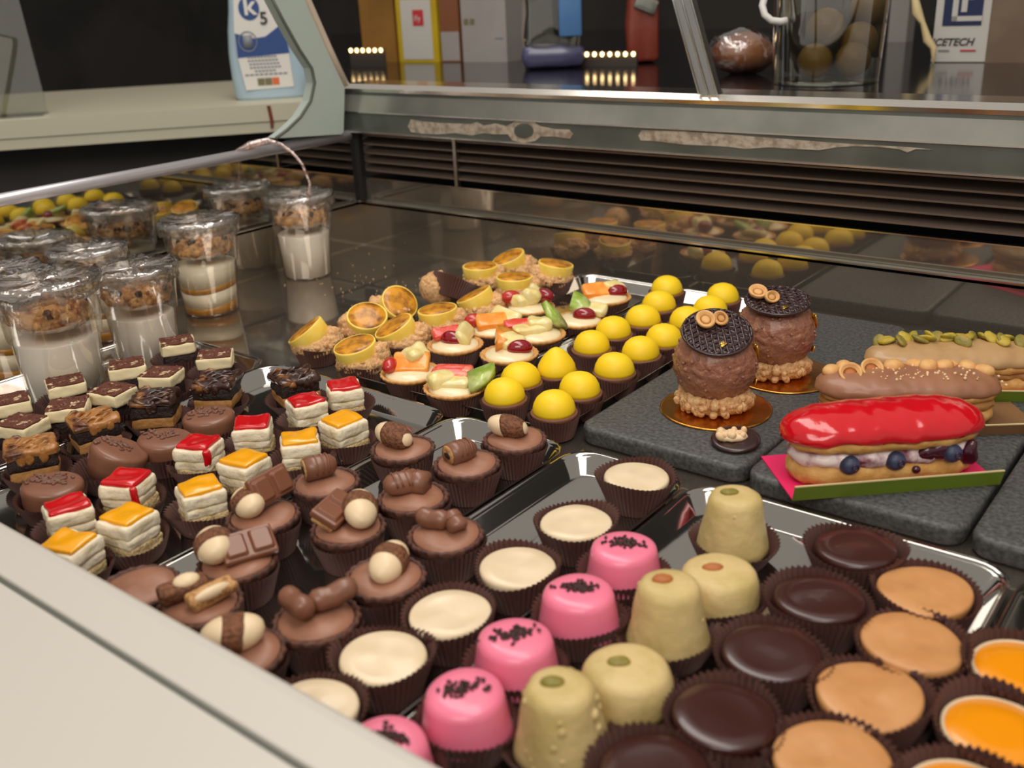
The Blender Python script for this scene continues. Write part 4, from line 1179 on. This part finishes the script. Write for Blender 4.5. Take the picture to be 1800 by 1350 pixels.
# ---- chocolate ball cakes on gold boards
def gateau(xb, yb, lab, blab, turn, tiltx, nuts, dx=0, dy=0):
    P = at(xb, yb, ZB + .001)
    solo('gold_cake_board', mk('gold_cake_board', 'gold_board', lathe([(.034, 0), (.0355, .0004), (.0355, .0010), (.034, .0013)], 64)), blab, 'cake board', (P.x, P.y, ZB), 0, 'round gold cake boards')
    t = thing('chocolate_ball_cake', lab, 'cake', (P.x + dx, P.y + dy, ZB + .0014), YAW + turn, 'chocolate ball cakes')
    part('crumble_base', mk('crumble_base', 'crumble', xf(sphere(.0240, .0240, .0100, 36, 16, .005, 160, turn * 3), z=.0075), *bumps(80, lambda r_: (lambda a, z: ((.0235 - abs(z - .006) * .5) * math.cos(a), (.0235 - abs(z - .006) * .5) * math.sin(a), z))(r_.uniform(0, 6.3), r_.uniform(.002, .0115)), 3, .0016, .0036)), t)
    prof = [(.0150, .0105), (.0196, .0125), (.0236, .0185), (.0258, .0255), (.0262, .0310), (.0252, .0380), (.0218, .0445), (.0160, .0490), (.008, .0510)]
    def nz(a, k, r, z):
        q = Vector((math.cos(a) * r, math.sin(a) * r, z))
        return r + .0010 * noise.noise(q * 260) + .0008 * noise.noise(q * 500)
    part('chocolate_ball', mk('chocolate_ball', 'rocher', lathe([(prof[0][0], prof[0][1])] + [((prof[i][0] * (1 - u) + prof[i + 1][0] * u), (prof[i][1] * (1 - u) + prof[i + 1][1] * u)) for i in range(len(prof) - 1) for u in (.25, .5, .75, 1)], 72, nz), *bumps(70, lambda r_: (lambda a, z: ((.0262 * math.sqrt(max(.05, 1 - ((z - .031) / .0245) ** 2))) * math.cos(a), (.0262 * math.sqrt(max(.05, 1 - ((z - .031) / .0245) ** 2))) * math.sin(a), z))(r_.uniform(0, 6.3), r_.uniform(.013, .046)), 5, .0008, .0017)), t)
    rd = .0212
    g = [xf(lathe([(rd - .0012, -.0006), (rd - .0010, 0), (rd - .003, .0002), (.004, .0002)], 40), z=0), tube([(rd * math.cos(a), rd * math.sin(a), 0) for a in [2 * PI * i / 48 for i in range(48)]], .0010, 6, True)]
    for ang_ in (R(28), R(-28), R(88)):
        nline = 11
        for j in range(nline):
            off = -rd + 2 * rd * (j + .5) / nline
            hl = math.sqrt(max(0, rd * rd - off * off))
            ca, sa = math.cos(ang_), math.sin(ang_)
            zz = .0003 * (1 if ang_ > 0 else -1)
            g.append(tube([(u * ca - off * sa, u * sa + off * ca, zz + .0005 * math.sin(u * 900 + j)) for u in [-hl + 2 * hl * q / 10 for q in range(11)]], .0010, 5))
    e = part('chocolate_lattice', mk('chocolate_lattice', 'lattice', *g), t, (-.001, -.0035 - tiltx * .008, .0535 - tiltx * .003), rx=tiltx, ry=-.03)
    for ni, (nx, ny, rz_) in enumerate(nuts):
        hz = part('hazelnut', mk('hazelnut', 'hazel', lathe([(.0012, .0002), (.0042, .0002), (.0054, .0018), (.0056, .0036), (.0052, .0044), (.0040, .0040), (.0030, .0026), (.001, .0022)], 20)), e, (nx, ny, .0026), rx=R(12 + 34 * ni), rz=rz_, ry=R(-14 + 22 * ni))
        hz.scale = (1.05 - .1 * ni, 1.2 - .42 * ni, 1)
        part('hollow', mk('hollow', 'hazel', lathe([(.0031, .0027), (.0014, .0030)], 14)), hz)
    part('gold_leaf', mk('gold_leaf', 'gold', rbox(.0046, .0030, .0007, .0003, 3, .0006, 600, 1)), e, (.001, -.013, .0014), rz=.6)
    part('gold_leaf', mk('gold_leaf', 'gold', rbox(.0012, .0050, .0100, .0004, 3, .0008, 500, 2)), t, (.0238, -.008, .039), rz=.3, ry=-.25)
    part('gold_leaf', mk('gold_leaf', 'gold', rbox(.0010, .0030, .0044, .0004, 2, .0005, 500, 3)), t, (.0236, -.009, .019), rz=.3, ry=.2)
    return t


gateau(1258, 716, 'chocolate ball cake with dark lattice disc, nearer of the two', 'gold round board under the nearer chocolate ball cake', 0, .40, [(-.0058, .0075, .5), (.0050, .0090, -.9)], -.002, .001)
gateau(1378, 657, 'chocolate ball cake with dark lattice disc, farther of the two', 'gold round board under the farther chocolate ball cake', 0, .16, [(-.012, .006, .6), (-.0055, -.001, .2)], -.0075, -.001)
# small dark disc with nut pieces
P = at(1293, 773, ZB + .003)
t = thing('garnish_disc', 'small dark chocolate disc topped with pale nut pieces', 'chocolate', (P.x, P.y, ZB), YAW)
part('disc', mk('disc', 'lattice', lathe([(.0136, 0), (.0146, .0012), (.0142, .0024), (.012, .0027)], 40)), t, (0, 0, .002), rx=.12, ry=-.06)
part('nut_pieces', mk('nut_pieces', 'sugar', *bumps(26, lambda r_: (r_.uniform(-.010, .006), r_.uniform(-.005, .005), .0058 + r_.uniform(0, .002)), 8, .0016, .0036, .7)), t)
part('cream', mk('cream', 'white_shell', sphere(.009, .006, .003, 18, 10, .001, 300)), t, (-.002, 0, .0055))

# ---- eclairs on folded cards
def capsule(L, ry, rz, n=24, m=30, nz=.0, ns=100, seed=0, flat=-1.):
    rings = []
    for i in range(m + 1):
        u = -1 + 2 * i / m
        s_ = (1 - abs(u) ** 4.2) ** .5 if abs(u) < 1 else .001
        s_ = max(s_, .02)
        ring = []
        for k in range(n):
            a = 2 * PI * k / n
            p = Vector((u * L / 2, ry * s_ * math.cos(a), max(flat, rz * s_ * math.sin(a))))
            if nz:
                p += Vector((0, math.cos(a), math.sin(a))) * nz * noise.noise(p * ns + Vector((seed, 0, 0)))
            ring.append(p)
        rings.append(ring)
    return loft(rings)


def shell(L, ry, rz, a0, a1, edge, n=20, m=40, seed=0, th=.0015):
    """glaze over the top of a capsule between two angles, with a wavy lower edge"""
    rings = []
    for i in range(m + 1):
        u = -1 + 2 * i / m
        s_ = max((1 - abs(u) ** 4.2) ** .5 if abs(u) < 1 else .02, .02)
        lo = a0 - edge * noise.noise(Vector((u * 3.2, seed, 0))) - edge * .6 * math.sin(u * 7 + seed)
        hi = a1 + edge * noise.noise(Vector((u * 3.2, seed + 5, 0)))
        ring = []
        for k in range(n + 1):
            a = lo + (hi - lo) * k / n
            bulge = th * (1 - (2 * k / n - 1) ** 8) + .0007 * noise.noise(Vector((u * 9, a * 2.5, seed)))
            ring.append(Vector((u * (L / 2 + th), (ry * s_ + bulge) * math.cos(a), (rz * s_ + bulge) * math.sin(a))))
        for k in range(n, -1, -1):
            a = lo + (hi - lo) * k / n
            ring.append(Vector((u * L / 2, (ry * s_ - .001) * math.cos(a), (rz * s_ - .001) * math.sin(a))))
        rings.append(ring)
    return loft(rings)


def card(pl, pr, lab, base='pink_card', depth=.052, flap='green_card', fh=.009, left=.012):
    d = pr - pl
    L = math.hypot(d.x, d.y)
    t = thing('pastry_card', lab, 'card', (pl.x, pl.y, ZB), math.atan2(d.y, d.x), 'folded cards under the eclairs')
    part('base', mk('base', base, box(0, L, 0, depth, 0, .0008), smooth=False), t)
    part('front_flap', mk('front_flap', flap, plate([(0, -.001, 0), (L, -.001, 0), (L, -.0035, fh), (0, -.0035, fh)], (0, .0008, 0)), smooth=False), t)
    part('flap_edge', mk('flap_edge', 'card_edge', plate([(0, -.0037, fh), (L, -.0037, fh), (L, -.0037, fh + .0006), (0, -.0037, fh + .0006)], (0, .0011, 0)), smooth=False), t)
    return t, L, math.atan2(d.y, d.x)


RTH = Vector((math.cos(YAW), math.sin(YAW), 0))
# red eclair
t, L, an = card(at(1392, 879, ZB), at(1756, 850, ZB), 'pink card with green front flap under the red eclair')
dirv = Vector((math.cos(an), math.sin(an), 0))
nrm = Vector((-math.sin(an), math.cos(an), 0))
ctr = at(1392, 879, ZB) + dirv * (L * .46 + .005) + nrm * .0255
E_L = .108
t = thing('eclair', 'red glazed eclair filled with cream and blueberries', 'eclair', (ctr.x, ctr.y, ZB + .001), an + R(1))
part('choux_bottom', mk('choux_bottom', 'choux', xf(capsule(E_L * .97, .0205, .0115, nz=.0014, ns=150, flat=-.0056), z=.0058)), t)
part('cream_filling', mk('cream_filling', 'whip', xf(capsule(E_L * .96, .0205, .0092, 28, 40, .0022, 130, 3), z=.0150)), t)
part('choux_top', mk('choux_top', 'choux', xf(capsule(E_L, .0212, .0135, nz=.0014, ns=120, seed=4, flat=-.0040), z=.0242)), t)
part('red_glaze', mk('red_glaze', 'eclair_glaze', xf(shell(E_L, .0214, .0137, R(22), R(178), .40, 24, 64, 2, .0020), z=.0244)), t)
for bx, bz in ((-.025, .0140), (.000, .0142), (.031, .0160)):
    bb = part('blueberry', mk('blueberry', 'berry', sphere(.0056, .0050, .0052, 18, 12)), t, (bx, -.0193, bz))
    part('calyx', mk('calyx', 'compote', tube([(.0017 * math.cos(a), 0, .0017 * math.sin(a)) for a in [2 * PI * i / 12 for i in range(12)]], .0004, 5, True)), bb, (.001, -.0050, .0006))
part('berry_compote', mk('berry_compote', 'compote', xf(sphere(.0115, .0030, .0042, 20, 12, .002, 200, 1), x=.024, y=-.0188, z=.0168), xf(sphere(.0050, .0030, .0070, 16, 10, .002, 200, 2), x=.0425, y=-.0165, z=.0135), xf(sphere(.0025, .002, .0022, 10, 8), x=.0115, y=-.0205, z=.0085)), t)

# hazelnut eclair
t, L, an = card(at(1440, 772, ZB), at(1835, 760, ZB), 'card with brown front flap under the hazelnut eclair', 'brown_card', .045, 'brown_card', .007)
dirv = Vector((math.cos(an), math.sin(an), 0))
nrm = Vector((-math.sin(an), math.cos(an), 0))
ctr = at(1440, 772, ZB) + dirv * (.058) + nrm * .026
t = thing('eclair', 'milk chocolate eclair topped with toasted hazelnuts', 'eclair', (ctr.x, ctr.y, ZB + .001), an - R(4))
part('choux_bottom', mk('choux_bottom', 'choux', xf(capsule(.104, .0205, .0105, nz=.0014, ns=150, flat=-.0052, seed=8), z=.0054)), t)
part('cream_filling', mk('cream_filling', 'caramel_layer', xf(capsule(.103, .0195, .0075, 28, 40, .003, 160, 3), z=.0125)), t)
part('choux_top', mk('choux_top', 'choux', xf(capsule(.106, .0205, .0115, nz=.0014, ns=120, seed=6, flat=-.0035), z=.0195)), t)
part('chocolate_icing', mk('chocolate_icing', 'hazel_choc', xf(shell(.106, .0207, .0117, R(2), R(180), .22, 24, 50, 7, .0014), z=.0197)), t)
rnd = random.Random(3)
for i, (u, vv) in enumerate([(-.044, .004), (-.036, .008), (-.035, -.003), (-.022, .001), (-.018, .010), (-.008, .003), (-.006, .010), (.006, .008), (.012, .002), (.022, .004), (.026, .010), (.036, .006), (.044, .001), (.047, .008)]):
    zz = .0197 + .0117 * (1 - min(1, abs(u) / .053) ** 4.2) ** .5 * .95 - vv * vv * 25
    if i in (2, 3):
        hz = part('hazelnut', mk('hazelnut', 'hazel', lathe([(.0012, .0002), (.0050, .0002), (.0066, .0022), (.0070, .0046), (.0066, .0056), (.0054, .0050), (.0040, .0030), (.001, .0024)], 20)), t, (u, vv, zz - .001), rx=R(38), rz=rnd.uniform(-.4, .4))
        part('hollow', mk('hollow', 'hazel_in', lathe([(.0042, .0033), (.0016, .0036)], 14)), hz)
    else:
        part('hazelnut', mk('hazelnut', 'hazel', sphere(.0064, .0055, .0046, 14, 10, .0008, 160, i)), t, (u, vv, zz + .0015), rz=rnd.uniform(0, 3))
part('nut_crumbs', mk('nut_crumbs', 'sugar', *bumps(90, lambda r_: (lambda u, q: (u, q, .0211 + .0117 * math.sqrt(max(0, 1 - (q / .0221) ** 2)) * (1 - min(1, abs(u) / .056) ** 4.2) ** .5))(r_.gauss(.004, .022), r_.uniform(-.014, .006)), 4, .0005, .0011)), t)['kind'] = 'stuff'

# pistachio eclair
t, L, an = card(at(1500, 702, ZB), at(1845, 706, ZB), 'pink card with green front flap under the pistachio eclair', 'pink_card', .052, 'green_card', .008)
dirv = Vector((math.cos(an), math.sin(an), 0))
nrm = Vector((-math.sin(an), math.cos(an), 0))
ctr = at(1500, 702, ZB) + dirv * .066 + nrm * .0255
t = thing('eclair', 'tan iced eclair topped with green pistachio halves', 'eclair', (ctr.x, ctr.y, ZB + .001), an + R(1))
part('choux_bottom', mk('choux_bottom', 'choux', xf(capsule(.108, .0200, .0100, nz=.0014, ns=150, flat=-.0050, seed=18), z=.0052)), t)
part('cream_filling', mk('cream_filling', 'caramel_layer', xf(capsule(.106, .0190, .0068, 28, 40, .003, 160, 13), z=.0115)), t)
part('choux_top', mk('choux_top', 'choux', xf(capsule(.110, .0200, .0108, nz=.0014, ns=120, seed=16, flat=-.0035), z=.0172)), t)
part('tan_icing', mk('tan_icing', 'pist_icing', xf(shell(.110, .0202, .0110, R(6), R(176), .2, 24, 50, 17, .0014), z=.0174)), t)
rnd = random.Random(6)
for i in range(24):
    u = -.05 + .1 * (i + .5) / 24 + rnd.uniform(-.003, .003)
    vv = rnd.uniform(-.004, .010)
    zz = .0180 + .0108 * (1 - min(1, abs(u) / .055) ** 4.2) ** .5 - vv * vv * 20
    part('pistachio_half', mk('pistachio_half', 'pist_half' if i % 3 else 'pist_nut', sphere(.0062, .0042, .0018, 12, 8, .0005, 300, i)), t, (u, vv, zz + .003), rz=rnd.uniform(0, 3), rx=rnd.uniform(-.9, .9), ry=rnd.uniform(-.6, .6))

# crumbs of candied fruit on the trays
for x, y, s_, lab in ((985, 829, .0045, 'small yellow candied peel crumb on the steel tray'),):
    P = at(x, y, ZTR)
    solo('fruit_crumb', mk('fruit_crumb', 'yellow_glaze', sphere(s_, s_ * .4, .0012, 12, 8)), lab, 'crumb', (P.x, P.y, ZTR + .001), YAW + .6)

# ------------------------------------------------------------------ settle neighbours so paper cases touch but do not cross
for it in range(60):
    for i in range(len(ITEMS)):
        for j in range(i + 1, len(ITEMS)):
            a, c = ITEMS[i], ITEMS[j]
            dx, dy = c[0].location.x - a[0].location.x, c[0].location.y - a[0].location.y
            dd = math.hypot(dx, dy)
            need = (a[1] + c[1]) * .95
            if dd < need and dd > 1e-6:
                mv = (need - dd) * .35
                wa = 0 if a[2] else (1 if c[2] else .5)
                wc = 0 if c[2] else (1 if a[2] else .5)
                a[0].location.x -= dx / dd * mv * wa
                a[0].location.y -= dy / dd * mv * wa
                c[0].location.x += dx / dd * mv * wc
                c[0].location.y += dy / dd * mv * wc
    for q in ITEMS:
        q[0].location.y = max(q[0].location.y, -.624)

# specks of crumb on the empty steel floor
rnd = random.Random(12)
o = part('crumb_specks', mk('crumb_specks', 'sugar', *[xf(sphere(1, 1, .6, 6, 4), x=p.x, y=p.y, z=.0006, s=rnd.uniform(.0003, .0008)) for p in [at(rnd.gauss(650, 60), rnd.gauss(495, 22)) for _ in range(60)]]), None)
o['label'] = 'fine pale crumb specks scattered on the empty steel well floor'
o['category'] = 'crumbs'
o['kind'] = 'stuff'
